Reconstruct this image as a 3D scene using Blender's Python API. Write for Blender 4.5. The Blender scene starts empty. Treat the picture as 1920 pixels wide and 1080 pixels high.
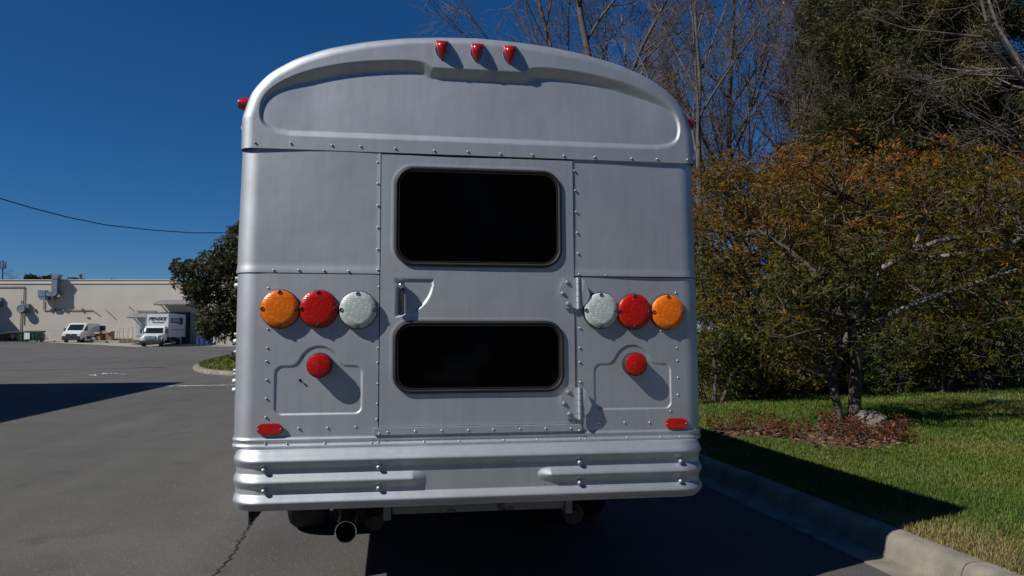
import bpy, math, random
import numpy as np
from mathutils import Vector

# ------------------------------------------------------------------ camera
SC = bpy.context.scene
COL = SC.collection
F = 1420.0                                   # focal length in photo pixels (1920 wide)
CAM = np.array([-.4524, -3.9693, 1.45])
YAW, PITCH, ROLL = .1564, math.atan(90 / 1420), -.0012
def _rot():
    cy, sy, cp, sp = math.cos(YAW), math.sin(YAW), math.cos(PITCH), math.sin(PITCH)
    f = np.array([sy * cp, cy * cp, sp]); r = np.array([cy, -sy, 0.]); u = np.cross(r, f)
    c, s = math.cos(ROLL), math.sin(ROLL)
    return c * r + s * u, -s * r + c * u, f
CR, CU, CF = _rot()
cam = bpy.data.objects.new('camera', bpy.data.cameras.new('camera'))
COL.objects.link(cam); SC.camera = cam
cam.data.sensor_width = 36; cam.data.lens = F / 1920 * 36
cam.data.clip_start = .05; cam.data.clip_end = 3000
from mathutils import Matrix
cam.matrix_world = Matrix(((CR[0], CU[0], -CF[0], CAM[0]), (CR[1], CU[1], -CF[1], CAM[1]),
                           (CR[2], CU[2], -CF[2], CAM[2]), (0, 0, 0, 1)))
# ------------------------------------------------------------------ light
SUN_TRAVEL = Vector((1.0, .40, -1.0)).normalized()
world = bpy.data.worlds.new('World'); SC.world = world; world.use_nodes = True
wn = world.node_tree.nodes; wl = world.node_tree.links
sky = wn.new('ShaderNodeTexSky'); sky.sky_type = 'NISHITA'; sky.sun_disc = False
sky.sun_elevation = math.asin(-SUN_TRAVEL.z)
sky.sun_rotation = math.atan2(-SUN_TRAVEL.x, -SUN_TRAVEL.y)
sky.altitude = 5000; sky.air_density = 1.5; sky.dust_density = 0; sky.ozone_density = 10
hsv = wn.new('ShaderNodeHueSaturation'); hsv.inputs['Saturation'].default_value = 1.15
wl.new(sky.outputs[0], hsv.inputs['Color']); wl.new(hsv.outputs[0], wn['Background'].inputs[0])
wn['Background'].inputs[1].default_value = .066
sun = bpy.data.objects.new('sun', bpy.data.lights.new('sun', 'SUN')); COL.objects.link(sun)
sun.data.energy = 5.0; sun.data.angle = math.radians(.5); sun.data.color = (1, .96, .90)
sun.rotation_euler = SUN_TRAVEL.to_track_quat('-Z', 'Y').to_euler(); sun.location = (-20, -10, 25)
SC.view_settings.view_transform = 'Standard'; SC.view_settings.look = 'None'
SC.view_settings.exposure = -.1; SC.view_settings.gamma = 1.0; SC.view_settings.use_curve_mapping = False
SC.cycles.use_denoising = True
SC.cycles.max_bounces = 6; SC.cycles.transparent_max_bounces = 6
rng = np.random.default_rng(7)

# ------------------------------------------------------------------ pixel -> place
SH = .0278                                   # the bus tail leans forward by this slope
def ray(x, y): return CF * F + CR * (x - 960) + CU * (540 - y)
def RP(x, y, off=0.0):
    """photo pixel -> (x, z) on the leaning rear plane of the bus (or a plane 'off' in front of it)"""
    d = ray(x, y); t = (SH * (CAM[2] - .77) - off - CAM[1]) / (d[1] - SH * d[2]); p = CAM + t * d
    return float(p[0]), float(p[2])
def GP(x, y, z=0.0):
    d = ray(x, y); t = (z - CAM[2]) / d[2]; p = CAM + t * d
    return float(p[0]), float(p[1])
def DP(x, y, dep):
    p = CAM + ray(x, y) / F * dep
    return [float(v) for v in p]
def frame2world(l, d): return CAM[0] + math.cos(YAW) * l + math.sin(YAW) * d, CAM[1] - math.sin(YAW) * l + math.cos(YAW) * d
def w2frame(x, y):
    x = np.asarray(x) - CAM[0]; y = np.asarray(y) - CAM[1]
    return math.cos(YAW) * x - math.sin(YAW) * y, math.sin(YAW) * x + math.cos(YAW) * y
def sstep(a, b, x):
    t = np.clip((x - a) / (b - a), 0, 1); return t * t * (3 - 2 * t)
def lot_z(x, y):
    l, d = w2frame(x, y)
    zf = .55 + .0115 * np.clip(-33 - l, -10, 60)
    dip = -.42 * np.exp(-(((l + 38.5) / 5) ** 2 + ((d - 86) / 7) ** 2))
    return sstep(42, 92, d) * zf + dip * sstep(60, 80, d)
KERB_X = 2.93
def lawn_z(x, y):
    s = np.asarray(x) - KERB_X
    sc_ = np.clip(s, 0, 16)
    return .150 + .018 * sc_ + .0006 * sc_ ** 2 + .03 * np.sin(np.asarray(x) * .7 + 1) * np.sin(np.asarray(y) * .55) * np.clip(s / 3, 0, 1) + .006 * np.maximum(np.asarray(y) - 6, 0)

# ------------------------------------------------------------------ materials
def new_mat(name):
    m = bpy.data.materials.new(name); m.use_nodes = True
    return m, m.node_tree.nodes, m.node_tree.links, m.node_tree.nodes['Principled BSDF']
def col4(c): return (c[0], c[1], c[2], 1)
def pmat(name, c1, c2=None, scale=4., rough=.6, metal=0., bump=0., bscale=60., rvar=0., coat=0., detail=4., stretch=None, spec=.5, lo=.35, hi=.65):
    m, N, L, B = new_mat(name)
    B.inputs['Roughness'].default_value = rough; B.inputs['Metallic'].default_value = metal
    B.inputs['Coat Weight'].default_value = coat; B.inputs['Coat Roughness'].default_value = .08
    B.inputs['Specular IOR Level'].default_value = spec
    B.inputs['Base Color'].default_value = col4(c1)
    tc = N.new('ShaderNodeTexCoord'); vec = tc.outputs['Object']
    if stretch:
        mp = N.new('ShaderNodeMapping'); mp.inputs['Scale'].default_value = stretch
        L.new(vec, mp.inputs[0]); vec = mp.outputs[0]
    if c2 is not None or rvar:
        n = N.new('ShaderNodeTexNoise'); n.inputs['Scale'].default_value = scale; n.inputs['Detail'].default_value = detail
        L.new(vec, n.inputs['Vector'])
        if c2 is not None:
            r = N.new('ShaderNodeValToRGB'); r.color_ramp.elements[0].color = col4(c1); r.color_ramp.elements[1].color = col4(c2)
            r.color_ramp.elements[0].position = lo; r.color_ramp.elements[1].position = hi
            L.new(n.outputs['Fac'], r.inputs[0]); L.new(r.outputs[0], B.inputs['Base Color'])
        if rvar:
            mr = N.new('ShaderNodeMapRange'); mr.inputs[3].default_value = rough - rvar; mr.inputs[4].default_value = rough + rvar
            mr.inputs[1].default_value = .3; mr.inputs[2].default_value = .7
            L.new(n.outputs['Fac'], mr.inputs[0]); L.new(mr.outputs[0], B.inputs['Roughness'])
    if bump:
        nb = N.new('ShaderNodeTexNoise'); nb.inputs['Scale'].default_value = bscale; nb.inputs['Detail'].default_value = 6
        L.new(tc.outputs['Object'], nb.inputs['Vector'])
        bp = N.new('ShaderNodeBump'); bp.inputs['Strength'].default_value = bump; bp.inputs['Distance'].default_value = .01
        L.new(nb.outputs['Fac'], bp.inputs['Height']); L.new(bp.outputs[0], B.inputs['Normal'])
    return m
def leaf_mat(name, stops, rough=.5, trans=.25, spec=.4):
    """leaf colour picked per leaf by the face attribute 'tint'"""
    m, N, L, B = new_mat(name)
    a = N.new('ShaderNodeAttribute'); a.attribute_name = 'tint'
    r = N.new('ShaderNodeValToRGB'); e = r.color_ramp.elements
    e[0].position, e[0].color = stops[0][0], col4(stops[0][1]); e[1].position, e[1].color = stops[-1][0], col4(stops[-1][1])
    for p, c in stops[1:-1]:
        k = e.new(p); k.color = col4(c)
    L.new(a.outputs['Fac'], r.inputs[0]); L.new(r.outputs[0], B.inputs['Base Color'])
    B.inputs['Roughness'].default_value = rough; B.inputs['Specular IOR Level'].default_value = spec
    if trans:
        t = N.new('ShaderNodeBsdfTranslucent'); L.new(r.outputs[0], t.inputs[0])
        mx = N.new('ShaderNodeMixShader'); mx.inputs[0].default_value = trans
        L.new(B.outputs[0], mx.inputs[1]); L.new(t.outputs[0], mx.inputs[2]); L.new(mx.outputs[0], N['Material Output'].inputs[0])
    return m
M = {}
def silver():
    m, N, L, B = new_mat('silver_paint')
    tc = N.new('ShaderNodeTexCoord')
    n1 = N.new('ShaderNodeTexNoise'); n1.inputs['Scale'].default_value = 2.2; n1.inputs['Detail'].default_value = 3
    L.new(tc.outputs['Object'], n1.inputs['Vector'])
    mp = N.new('ShaderNodeMapping'); mp.inputs['Scale'].default_value = (26, 26, .9); L.new(tc.outputs['Object'], mp.inputs[0])
    n2 = N.new('ShaderNodeTexNoise'); n2.inputs['Scale'].default_value = 1.0; n2.inputs['Detail'].default_value = 5; L.new(mp.outputs[0], n2.inputs['Vector'])
    ad = N.new('ShaderNodeMath'); ad.operation = 'MULTIPLY_ADD'; ad.inputs[1].default_value = .28
    L.new(n2.outputs['Fac'], ad.inputs[0]); L.new(n1.outputs['Fac'], ad.inputs[2])
    r = N.new('ShaderNodeValToRGB'); r.color_ramp.elements[0].position = .48; r.color_ramp.elements[1].position = .80
    r.color_ramp.elements[0].color = (.455, .485, .52, 1); r.color_ramp.elements[1].color = (.575, .605, .635, 1)
    L.new(ad.outputs[0], r.inputs[0])
    g1 = N.new('ShaderNodeTexNoise'); g1.inputs['Scale'].default_value = 7; g1.inputs['Detail'].default_value = 8; g1.inputs['Roughness'].default_value = .7; L.new(tc.outputs['Object'], g1.inputs['Vector'])
    mp2 = N.new('ShaderNodeMapping'); mp2.inputs['Scale'].default_value = (60, 60, 2.2); L.new(tc.outputs['Object'], mp2.inputs[0])
    g2 = N.new('ShaderNodeTexNoise'); g2.inputs['Scale'].default_value = 1; g2.inputs['Detail'].default_value = 4; L.new(mp2.outputs[0], g2.inputs['Vector'])
    gm = N.new('ShaderNodeMath'); gm.operation = 'MULTIPLY'; L.new(g1.outputs['Fac'], gm.inputs[0]); L.new(g2.outputs['Fac'], gm.inputs[1])
    gr = N.new('ShaderNodeMapRange'); gr.inputs[1].default_value = .22; gr.inputs[2].default_value = .42; gr.inputs[3].default_value = 0; gr.inputs[4].default_value = .15; L.new(gm.outputs[0], gr.inputs[0])
    gx = N.new('ShaderNodeMix'); gx.data_type = 'RGBA'; L.new(gr.outputs[0], gx.inputs[0]); L.new(r.outputs[0], gx.inputs[6]); gx.inputs[7].default_value = (.30, .29, .27, 1)
    L.new(gx.outputs[2], B.inputs['Base Color'])
    mr = N.new('ShaderNodeMapRange'); mr.inputs[1].default_value = .36; mr.inputs[2].default_value = .91
    mr.inputs[3].default_value = .63; mr.inputs[4].default_value = .54
    L.new(ad.outputs[0], mr.inputs[0]); L.new(mr.outputs[0], B.inputs['Roughness'])
    B.inputs['Metallic'].default_value = .88
    n3 = N.new('ShaderNodeTexNoise'); n3.inputs['Scale'].default_value = 5.; n3.inputs['Detail'].default_value = 2
    L.new(tc.outputs['Object'], n3.inputs['Vector'])
    bp = N.new('ShaderNodeBump'); bp.inputs['Strength'].default_value = .22; bp.inputs['Distance'].default_value = .012
    L.new(n3.outputs['Fac'], bp.inputs['Height']); L.new(bp.outputs[0], B.inputs['Normal'])
    return m
M['silver'] = silver()
M['chrome'] = pmat('chrome', (.75, .76, .78), rough=.16, metal=1, scale=8, rvar=.06)
M['bolt'] = pmat('bolt_metal', (.42, .43, .45), rough=.5, metal=.8)
M['black_rubber'] = pmat('black_rubber', (.012, .012, .012), (.02, .02, .02), rough=.55, scale=10)
M['gasket_bead'] = pmat('gasket_bead', (.022, .021, .019), (.035, .033, .029), rough=.4, scale=10)
M['gap'] = pmat('seam_shadow_gap', (.01, .01, .01), rough=.8)
M['glass'] = pmat('dark_tinted_glass', (.0012, .0013, .0018), rough=.03, spec=.05)
M['frame_black'] = pmat('chassis_black', (.012, .012, .012), (.03, .026, .022), scale=9, rough=.7, bump=.3, bscale=30)
M['chipped'] = pmat('chipped_grey_paint', (.20, .205, .215), (.03, .025, .02), scale=6, rough=.5, metal=.3, lo=.60, hi=.64, detail=5)
M['tyre'] = pmat('tyre_rubber', (.012, .012, .012), (.02, .02, .02), rough=.8, scale=14, bump=.4, bscale=40)
M['rust'] = pmat('rusty_steel', (.12, .06, .03), (.05, .035, .03), rough=.7, scale=14, bump=.4)
def lens(name, c, c2, trans=.0):
    m, N, L, B = new_mat(name)
    tc = N.new('ShaderNodeTexCoord')
    v = N.new('ShaderNodeTexVoronoi'); v.inputs['Scale'].default_value = 52; L.new(tc.outputs['Object'], v.inputs['Vector'])
    w = N.new('ShaderNodeTexWave'); w.bands_direction = 'Z'; w.inputs['Scale'].default_value = 34; L.new(tc.outputs['Object'], w.inputs['Vector'])
    r = N.new('ShaderNodeValToRGB'); r.color_ramp.elements[0].color = col4(c2); r.color_ramp.elements[1].color = col4(c); r.color_ramp.elements[1].position = .45
    L.new(v.outputs['Distance'], r.inputs[0]); L.new(r.outputs[0], B.inputs['Base Color'])
    ad = N.new('ShaderNodeMath'); ad.operation = 'MULTIPLY_ADD'; ad.inputs[1].default_value = .35
    L.new(w.outputs['Fac'], ad.inputs[0]); L.new(v.outputs['Distance'], ad.inputs[2])
    bp = N.new('ShaderNodeBump'); bp.inputs['Strength'].default_value = .3; bp.inputs['Distance'].default_value = .003
    L.new(ad.outputs[0], bp.inputs['Height']); L.new(bp.outputs[0], B.inputs['Normal'])
    B.inputs['Roughness'].default_value = .3; B.inputs['Coat Weight'].default_value = .2; B.inputs['Coat Roughness'].default_value = .05
    B.inputs['Subsurface Weight'].default_value = .35; B.inputs['Subsurface Radius'].default_value = (.03, .01, .004); B.inputs['Subsurface Scale'].default_value = .4
    return m
M['amber'] = lens('amber_lens', (.82, .17, .004), (1.0, .30, .012))
M['red'] = lens('red_lens', (.46, .005, .002), (.70, .018, .005))
M['clear'] = lens('clear_lens', (.52, .58, .55), (.80, .84, .80))
M['red_plain'] = pmat('red_reflector_plastic', (.55, .006, .004), (.42, .004, .003), rough=.2, coat=.6, scale=40, bump=.15, bscale=90)
M['red_marker'] = pmat('red_marker_plastic', (.40, .010, .008), (.22, .004, .004), rough=.2, coat=.6, scale=22)
def asphalt(name, a, b, speck=.16):
    m, N, L, B = new_mat(name)
    tc = N.new('ShaderNodeNewGeometry'); P = tc.outputs['Position']
    def noise(s, d=3., r=.6):
        n = N.new('ShaderNodeTexNoise'); n.inputs['Scale'].default_value = s; n.inputs['Detail'].default_value = d; n.inputs['Roughness'].default_value = r
        L.new(P, n.inputs['Vector']); return n.outputs['Fac']
    big = noise(.11, 5); mid = noise(.9, 4); fine = noise(120, 2, .8)
    mp = N.new('ShaderNodeMapping'); mp.inputs['Scale'].default_value = (1.3, .06, 1); L.new(P, mp.inputs[0])
    st = N.new('ShaderNodeTexNoise'); st.inputs['Scale'].default_value = 1; st.inputs['Detail'].default_value = 3; L.new(mp.outputs[0], st.inputs['Vector'])
    def mad(x, k, y):
        q = N.new('ShaderNodeMath'); q.operation = 'MULTIPLY_ADD'; q.inputs[1].default_value = k; L.new(x, q.inputs[0])
        if hasattr(y, 'links'): L.new(y, q.inputs[2])
        else: q.inputs[2].default_value = y
        return q.outputs[0]
    s = mad(big, .7, mad(mid, .35, mad(st.outputs['Fac'], .35, mad(fine, .55, -.5))))
    r = N.new('ShaderNodeValToRGB'); r.color_ramp.elements[0].color = col4(a); r.color_ramp.elements[1].color = col4(b)
    r.color_ramp.elements[0].position = .25; r.color_ramp.elements[1].position = .78
    L.new(s, r.inputs[0])
    v = N.new('ShaderNodeTexVoronoi'); v.inputs['Scale'].default_value = 70; L.new(P, v.inputs['Vector'])
    wn_ = N.new('ShaderNodeTexWhiteNoise'); L.new(v.outputs['Position'], wn_.inputs['Vector'])
    gt = N.new('ShaderNodeMath'); gt.operation = 'GREATER_THAN'; gt.inputs[1].default_value = .90; L.new(wn_.outputs['Value'], gt.inputs[0])
    lt = N.new('ShaderNodeMath'); lt.operation = 'LESS_THAN'; lt.inputs[1].default_value = .30; L.new(v.outputs['Distance'], lt.inputs[0])
    mu = N.new('ShaderNodeMath'); mu.operation = 'MULTIPLY'; L.new(gt.outputs[0], mu.inputs[0]); L.new(lt.outputs[0], mu.inputs[1])
    mx = N.new('ShaderNodeMix'); mx.data_type = 'RGBA'; L.new(mu.outputs[0], mx.inputs[0]); L.new(r.outputs[0], mx.inputs[6])
    mx.inputs[7].default_value = (speck, speck * .97, speck * .9, 1)
    sv = N.new('ShaderNodeTexNoise'); sv.inputs['Scale'].default_value = 1.6; sv.inputs['Detail'].default_value = 6; sv.inputs['Distortion'].default_value = .6; L.new(P, sv.inputs['Vector'])
    sr = N.new('ShaderNodeMapRange'); sr.inputs[1].default_value = .60; sr.inputs[2].default_value = .74; sr.inputs[3].default_value = 0; sr.inputs[4].default_value = .5; L.new(sv.outputs['Fac'], sr.inputs[0])
    sx = N.new('ShaderNodeMix'); sx.data_type = 'RGBA'; L.new(sr.outputs[0], sx.inputs[0]); L.new(mx.outputs[2], sx.inputs[6]); sx.inputs[7].default_value = (a[0] * .6, a[1] * .6, a[2] * .6, 1)
    L.new(sx.outputs[2], B.inputs['Base Color'])
    B.inputs['Roughness'].default_value = .85; B.inputs['Specular IOR Level'].default_value = .25
    nb = noise(85, 5, .7); bp = N.new('ShaderNodeBump'); bp.inputs['Strength'].default_value = .9; bp.inputs['Distance'].default_value = .012
    L.new(nb, bp.inputs['Height']); L.new(bp.outputs[0], B.inputs['Normal'])
    return m
M['asphalt'] = asphalt('asphalt', (.080, .077, .071), (.150, .145, .134), .28)
M['concrete'] = pmat('kerb_concrete', (.12, .105, .082), (.29, .26, .21), scale=3.5, rough=.85, bump=1., bscale=90, detail=10, lo=.3, hi=.62)
M['apron'] = pmat('old_concrete', (.26, .24, .205), (.36, .335, .29), scale=.5, rough=.85, detail=8)
M['white_line'] = pmat('worn_white_paint', (.55, .55, .52), (.11, .11, .105), scale=5, rough=.8, lo=.52, hi=.6, detail=8)
M['spray'] = pmat('spray_paint_white', (.75, .75, .72), rough=.8)
M['crack'] = pmat('crack_dark', (.012, .012, .012), rough=.9)
M['soil'] = pmat('soil', (.06, .05, .03), (.035, .045, .018), scale=.3, rough=.95)
def lawn_mat():
    m, N, L, B = new_mat('lawn_turf')
    P = N.new('ShaderNodeNewGeometry').outputs['Position']
    def noise(s, d=4.):
        n = N.new('ShaderNodeTexNoise'); n.inputs['Scale'].default_value = s; n.inputs['Detail'].default_value = d; L.new(P, n.inputs['Vector']); return n.outputs['Fac']
    r1 = N.new('ShaderNodeValToRGB'); r1.color_ramp.elements[0].color = (.034, .060, .010, 1); r1.color_ramp.elements[1].color = (.062, .090, .020, 1)
    r1.color_ramp.elements[0].position = .35; r1.color_ramp.elements[1].position = .65; L.new(noise(14), r1.inputs[0])
    r2 = N.new('ShaderNodeValToRGB'); r2.color_ramp.elements[0].position = .50; r2.color_ramp.elements[1].position = .72; L.new(noise(.55, 6), r2.inputs[0])
    mx = N.new('ShaderNodeMix'); mx.data_type = 'RGBA'; L.new(r2.outputs[0], mx.inputs[0]); L.new(r1.outputs[0], mx.inputs[6]); mx.inputs[7].default_value = (.12, .095, .045, 1)
    L.new(mx.outputs[2], B.inputs['Base Color']); B.inputs['Roughness'].default_value = .9
    bp = N.new('ShaderNodeBump'); bp.inputs['Strength'].default_value = 1; bp.inputs['Distance'].default_value = .03; L.new(noise(60, 6), bp.inputs['Height']); L.new(bp.outputs[0], B.inputs['Normal'])
    return m
M['lawn'] = lawn_mat()
M['grass'] = leaf_mat('grass_blades', [(0, (.046, .100, .010)), (.5, (.095, .160, .018)), (.75, (.15, .18, .028)), (.9, (.23, .185, .06)), (1, (.31, .235, .10))], rough=.55, trans=.25, spec=.25)
M['bark'] = pmat('grey_bark', (.065, .054, .046), (.135, .118, .102), scale=9, rough=.9, bump=.6, bscale=30, stretch=(1, 1, .3))
M['dark_bark'] = pmat('dark_bark', (.055, .042, .032), (.12, .095, .075), scale=9, rough=.9, bump=.6, bscale=30)
M['pale_bark'] = pmat('pale_mottled_bark', (.22, .195, .165), (.06, .047, .038), scale=7, rough=.85, bump=.5, bscale=35, lo=.5, hi=.62)
M['twig'] = pmat('twig_bark', (.10, .078, .066), (.15, .122, .105), scale=2, rough=.9)
M['pink_twig'] = pmat('mauve_twig_bark', (.12, .092, .082), (.165, .130, .118), scale=2, rough=.9)
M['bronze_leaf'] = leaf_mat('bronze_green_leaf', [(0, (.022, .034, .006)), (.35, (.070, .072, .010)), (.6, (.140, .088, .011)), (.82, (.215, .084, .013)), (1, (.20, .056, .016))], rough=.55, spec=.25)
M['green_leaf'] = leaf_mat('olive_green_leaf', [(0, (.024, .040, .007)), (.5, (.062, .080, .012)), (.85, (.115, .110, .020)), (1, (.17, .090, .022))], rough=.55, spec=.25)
M['cedar_leaf'] = leaf_mat('cedar_foliage', [(0, (.020, .028, .006)), (.45, (.062, .062, .013)), (.75, (.115, .085, .020)), (1, (.17, .10, .034))], rough=.65, trans=.1)
M['oak_leaf'] = leaf_mat('dark_evergreen_leaf', [(0, (.024, .032, .010)), (.55, (.070, .074, .024)), (.85, (.12, .10, .036)), (1, (.17, .105, .05))], rough=.5, spec=.3)
M['litter'] = leaf_mat('fallen_leaf', [(0, (.075, .036, .018)), (.5, (.13, .065, .032)), (1, (.20, .125, .068))], rough=.8, trans=0)
M['red_leaf'] = leaf_mat('rusty_small_leaf', [(0, (.05, .05, .012)), (.4, (.12, .045, .016)), (1, (.21, .06, .028))], rough=.5)
M['rock'] = pmat('rock', (.12, .105, .085), (.23, .205, .17), scale=6, rough=.9, bump=1, bscale=14)
M['mulch'] = pmat('mulch', (.055, .028, .016), (.11, .06, .035), scale=20, rough=.95, bump=1, bscale=50)

# ------------------------------------------------------------------ mesh helpers
class MB:
    def __init__(s): s.v = []; s.f = []; s.n = 0
    def add(s, v, f):
        v = np.asarray(v, float).reshape(-1, 3); o = s.n
        s.v.append(v); s.f += [[i + o for i in q] for q in f]; s.n += len(v); return s
    def box(s, x0, x1, y0, y1, z0, z1):
        v = [(x, y, z) for z in (z0, z1) for y in (y0, y1) for x in (x0, x1)]
        return s.add(v, [(0, 2, 3, 1), (4, 5, 7, 6), (0, 1, 5, 4), (2, 6, 7, 3), (0, 4, 6, 2), (1, 3, 7, 5)])
    def tube(s, pts, rad, n=8, cap=True):
        P = np.asarray(pts, float); k = len(P); rad = np.broadcast_to(np.asarray(rad, float), (k,))
        T = np.gradient(P, axis=0); T /= np.linalg.norm(T, axis=1)[:, None] + 1e-12
        ref = np.array([0, 0, 1.]) if abs(T[0][2]) < .9 else np.array([1., 0, 0])
        V = []
        for i in range(k):
            a = np.cross(T[i], ref); a /= np.linalg.norm(a) + 1e-12; b = np.cross(T[i], a); ref = np.cross(a, T[i]) if False else ref
            an = np.arange(n) * 2 * np.pi / n
            V.append(P[i] + rad[i] * (np.cos(an)[:, None] * a + np.sin(an)[:, None] * b))
        fs = [[i * n + j, i * n + (j + 1) % n, (i + 1) * n + (j + 1) % n, (i + 1) * n + j] for i in range(k - 1) for j in range(n)]
        if cap: fs += [list(range(n))[::-1], [(k - 1) * n + j for j in range(n)]]
        return s.add(np.concatenate(V), fs)
    def cyl(s, p0, p1, r0, r1=None, n=16): return s.tube([p0, p1], [r0, r0 if r1 is None else r1], n)
    def lathe(s, prof, n=32, axis='-y', at=(0, 0, 0)):
        """prof: list of (radius, height along axis)"""
        an = np.arange(n) * 2 * np.pi / n; V = []
        for r, h in prof:
            c, q = r * np.cos(an), r * np.sin(an); H = np.full(n, h)
            V.append({'-y': np.c_[c, -H, q], 'x': np.c_[H, c, q], '-x': np.c_[-H, c, q], 'z': np.c_[c, q, H]}[axis])
        k = len(prof)
        fs = [[i * n + j, i * n + (j + 1) % n, (i + 1) * n + (j + 1) % n, (i + 1) * n + j] for i in range(k - 1) for j in range(n)]
        fs += [list(range(n))[::-1], [(k - 1) * n + j for j in range(n)]]
        return s.add(np.concatenate(V) + np.array(at), fs)
    def prism(s, poly, a, b, plane='xz'):
        """poly in 2D extruded from a to b along the third axis"""
        n = len(poly)
        mk = {'xz': lambda p, t: (p[0], t, p[1]), 'yz': lambda p, t: (t, p[0], p[1]), 'xy': lambda p, t: (p[0], p[1], t)}[plane]
        v = [mk(p, a) for p in poly] + [mk(p, b) for p in poly]
        return s.add(v, [list(range(n))[::-1], list(range(n, 2 * n))] + [[i, (i + 1) % n, n + (i + 1) % n, n + i] for i in range(n)])
    def grid(s, V, closed=False):
        a, b = V.shape[:2]
        return s.add(V.reshape(-1, 3), [[i * b + j, i * b + j + 1, (i + 1) * b + j + 1, (i + 1) * b + j] for i in range(a - 1) for j in range(b - 1)])
    def mesh(s, name, mat, smooth=None, lean=False, bevel=0):
        V = np.concatenate(s.v) if s.v else np.zeros((0, 3))
        if lean: V = V.copy(); V[:, 1] += SH * (V[:, 2] - .77)
        me = bpy.data.meshes.new(name); me.from_pydata(V.tolist(), [], s.f)
        import bmesh as bmm
        bm = bmm.new(); bm.from_mesh(me); bmm.ops.recalc_face_normals(bm, faces=bm.faces)
        if bevel:
            ed = [e for e in bm.edges if len(e.link_faces) == 2 and e.calc_face_angle(0) > .5]
            bmm.ops.bevel(bm, geom=ed, offset=bevel, segments=2, affect='EDGES', clamp_overlap=True)
        bm.to_mesh(me); bm.free()
        me.materials.append(M[mat] if isinstance(mat, str) else mat)
        if smooth is not None:
            me.polygons.foreach_set('use_smooth', [True] * len(me.polygons)); me.set_sharp_from_angle(angle=math.radians(smooth))
        return me
    def build(s, name, mat, parent=None, smooth=None, lean=False, bevel=0, loc=None, rot=None):
        return link(name, s.mesh(name, mat, smooth, lean, bevel), parent, loc, rot)
def link(name, me, parent=None, loc=None, rot=None):
    o = bpy.data.objects.new(name, me); COL.objects.link(o)
    if parent: o.parent = parent
    if loc is not None: o.location = loc
    if rot is not None: o.rotation_euler = rot
    return o
def empty(name, loc, rz=0, label=None, cat=None, group=None):
    o = bpy.data.objects.new(name, None); COL.objects.link(o); o.location = loc; o.rotation_euler = (0, 0, rz)
    o.empty_display_size = .3
    return tag(o, label, cat, group)
def tag(o, label=None, cat=None, group=None, kind=None):
    if label: o['label'] = label
    if cat: o['category'] = cat
    if group: o['group'] = group
    if kind: o['kind'] = kind
    return o
def kids(o): return [c for c in COL.objects if c.parent == o]
def copy_tree(o, parent=None):
    c = o.copy(); COL.objects.link(c); c.parent = parent
    for ch in kids(o): copy_tree(ch, c)
    return c
def raw_mesh(name, V, Fq, mat, tint=None, smooth=False):
    """fast mesh from numpy: Fq (n,k) same-size faces"""
    me = bpy.data.meshes.new(name); n, k = Fq.shape
    me.vertices.add(len(V)); me.vertices.foreach_set('co', V.astype(np.float32).ravel())
    me.loops.add(n * k); me.loops.foreach_set('vertex_index', Fq.astype(np.int32).ravel())
    me.polygons.add(n); me.polygons.foreach_set('loop_start', np.arange(0, n * k, k, dtype=np.int32))
    if smooth: me.polygons.foreach_set('use_smooth', np.ones(n, bool))
    me.update(calc_edges=True)
    if tint is not None:
        at = me.attributes.new('tint', 'FLOAT', 'FACE'); at.data.foreach_set('value', tint.astype(np.float32))
    me.materials.append(M[mat]); return me
def unit(a): return a / (np.linalg.norm(a, axis=-1, keepdims=True) + 1e-9)
def perp(D):
    ref = np.where(np.abs(D[:, 2:3]) < .9, np.array([[0, 0, 1.]]), np.array([[1., 0, 0]]))
    a = unit(np.cross(D, ref)); return a, np.cross(D, a)
def leaves(name, P, D, L, W, mat, tint, parent=None, fold=.25):
    """one bent four-cornered leaf per point: P base, D direction, L length, W width"""
    n = len(P); D = unit(D); a, b = perp(D); t = rng.uniform(0, 2 * np.pi, n)[:, None]
    side = np.cos(t) * a + np.sin(t) * b; up = -np.sin(t) * a + np.cos(t) * b
    L = np.broadcast_to(L, (n,))[:, None]; W = np.broadcast_to(W, (n,))[:, None]
    V = np.stack([P, P + D * L * .55 + side * W * .5 + up * W * fold, P + D * L - up * L * .12, P + D * L * .55 - side * W * .5 + up * W * fold], 1)
    Fq = np.arange(4 * n).reshape(n, 4)
    return link(name, raw_mesh(name, V.reshape(-1, 3), Fq, mat, tint), parent)
def seg_mesh(name, S, mat, n=4):
    """S (k,8): p0, p1, r0, r1 -> prisms"""
    S = np.asarray(S, float); k = len(S); p0, p1, r0, r1 = S[:, :3], S[:, 3:6], S[:, 6:7], S[:, 7:8]
    a, b = perp(unit(p1 - p0)); V = []
    for p, r in ((p0, r0), (p1, r1)):
        for j in range(n):
            an = 2 * math.pi * j / n; V.append(p + r * (math.cos(an) * a + math.sin(an) * b))
    V = np.stack(V, 1).reshape(-1, 3); base = np.arange(k)[:, None] * 2 * n
    Fq = np.concatenate([base + np.array([[j, (j + 1) % n, n + (j + 1) % n, n + j]]) for j in range(n)])
    return raw_mesh(name, V, Fq, mat, smooth=True)
def inpoly_sdf(X, Z, poly):
    """signed distance, positive inside"""
    P = np.asarray(poly, float); d = np.full(X.shape, 1e9); ins = np.zeros(X.shape, bool)
    for i in range(len(P)):
        a, b = P[i], P[(i + 1) % len(P)]; e = b - a
        t = np.clip(((X - a[0]) * e[0] + (Z - a[1]) * e[1]) / (e @ e), 0, 1)
        d = np.minimum(d, np.hypot(X - a[0] - t * e[0], Z - a[1] - t * e[1]))
        c = ((a[1] <= Z) != (b[1] <= Z)) & (X < a[0] + (Z - a[1]) / (b[1] - a[1] + 1e-12) * e[0]); ins ^= c
    return np.where(ins, d, -d)
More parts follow.
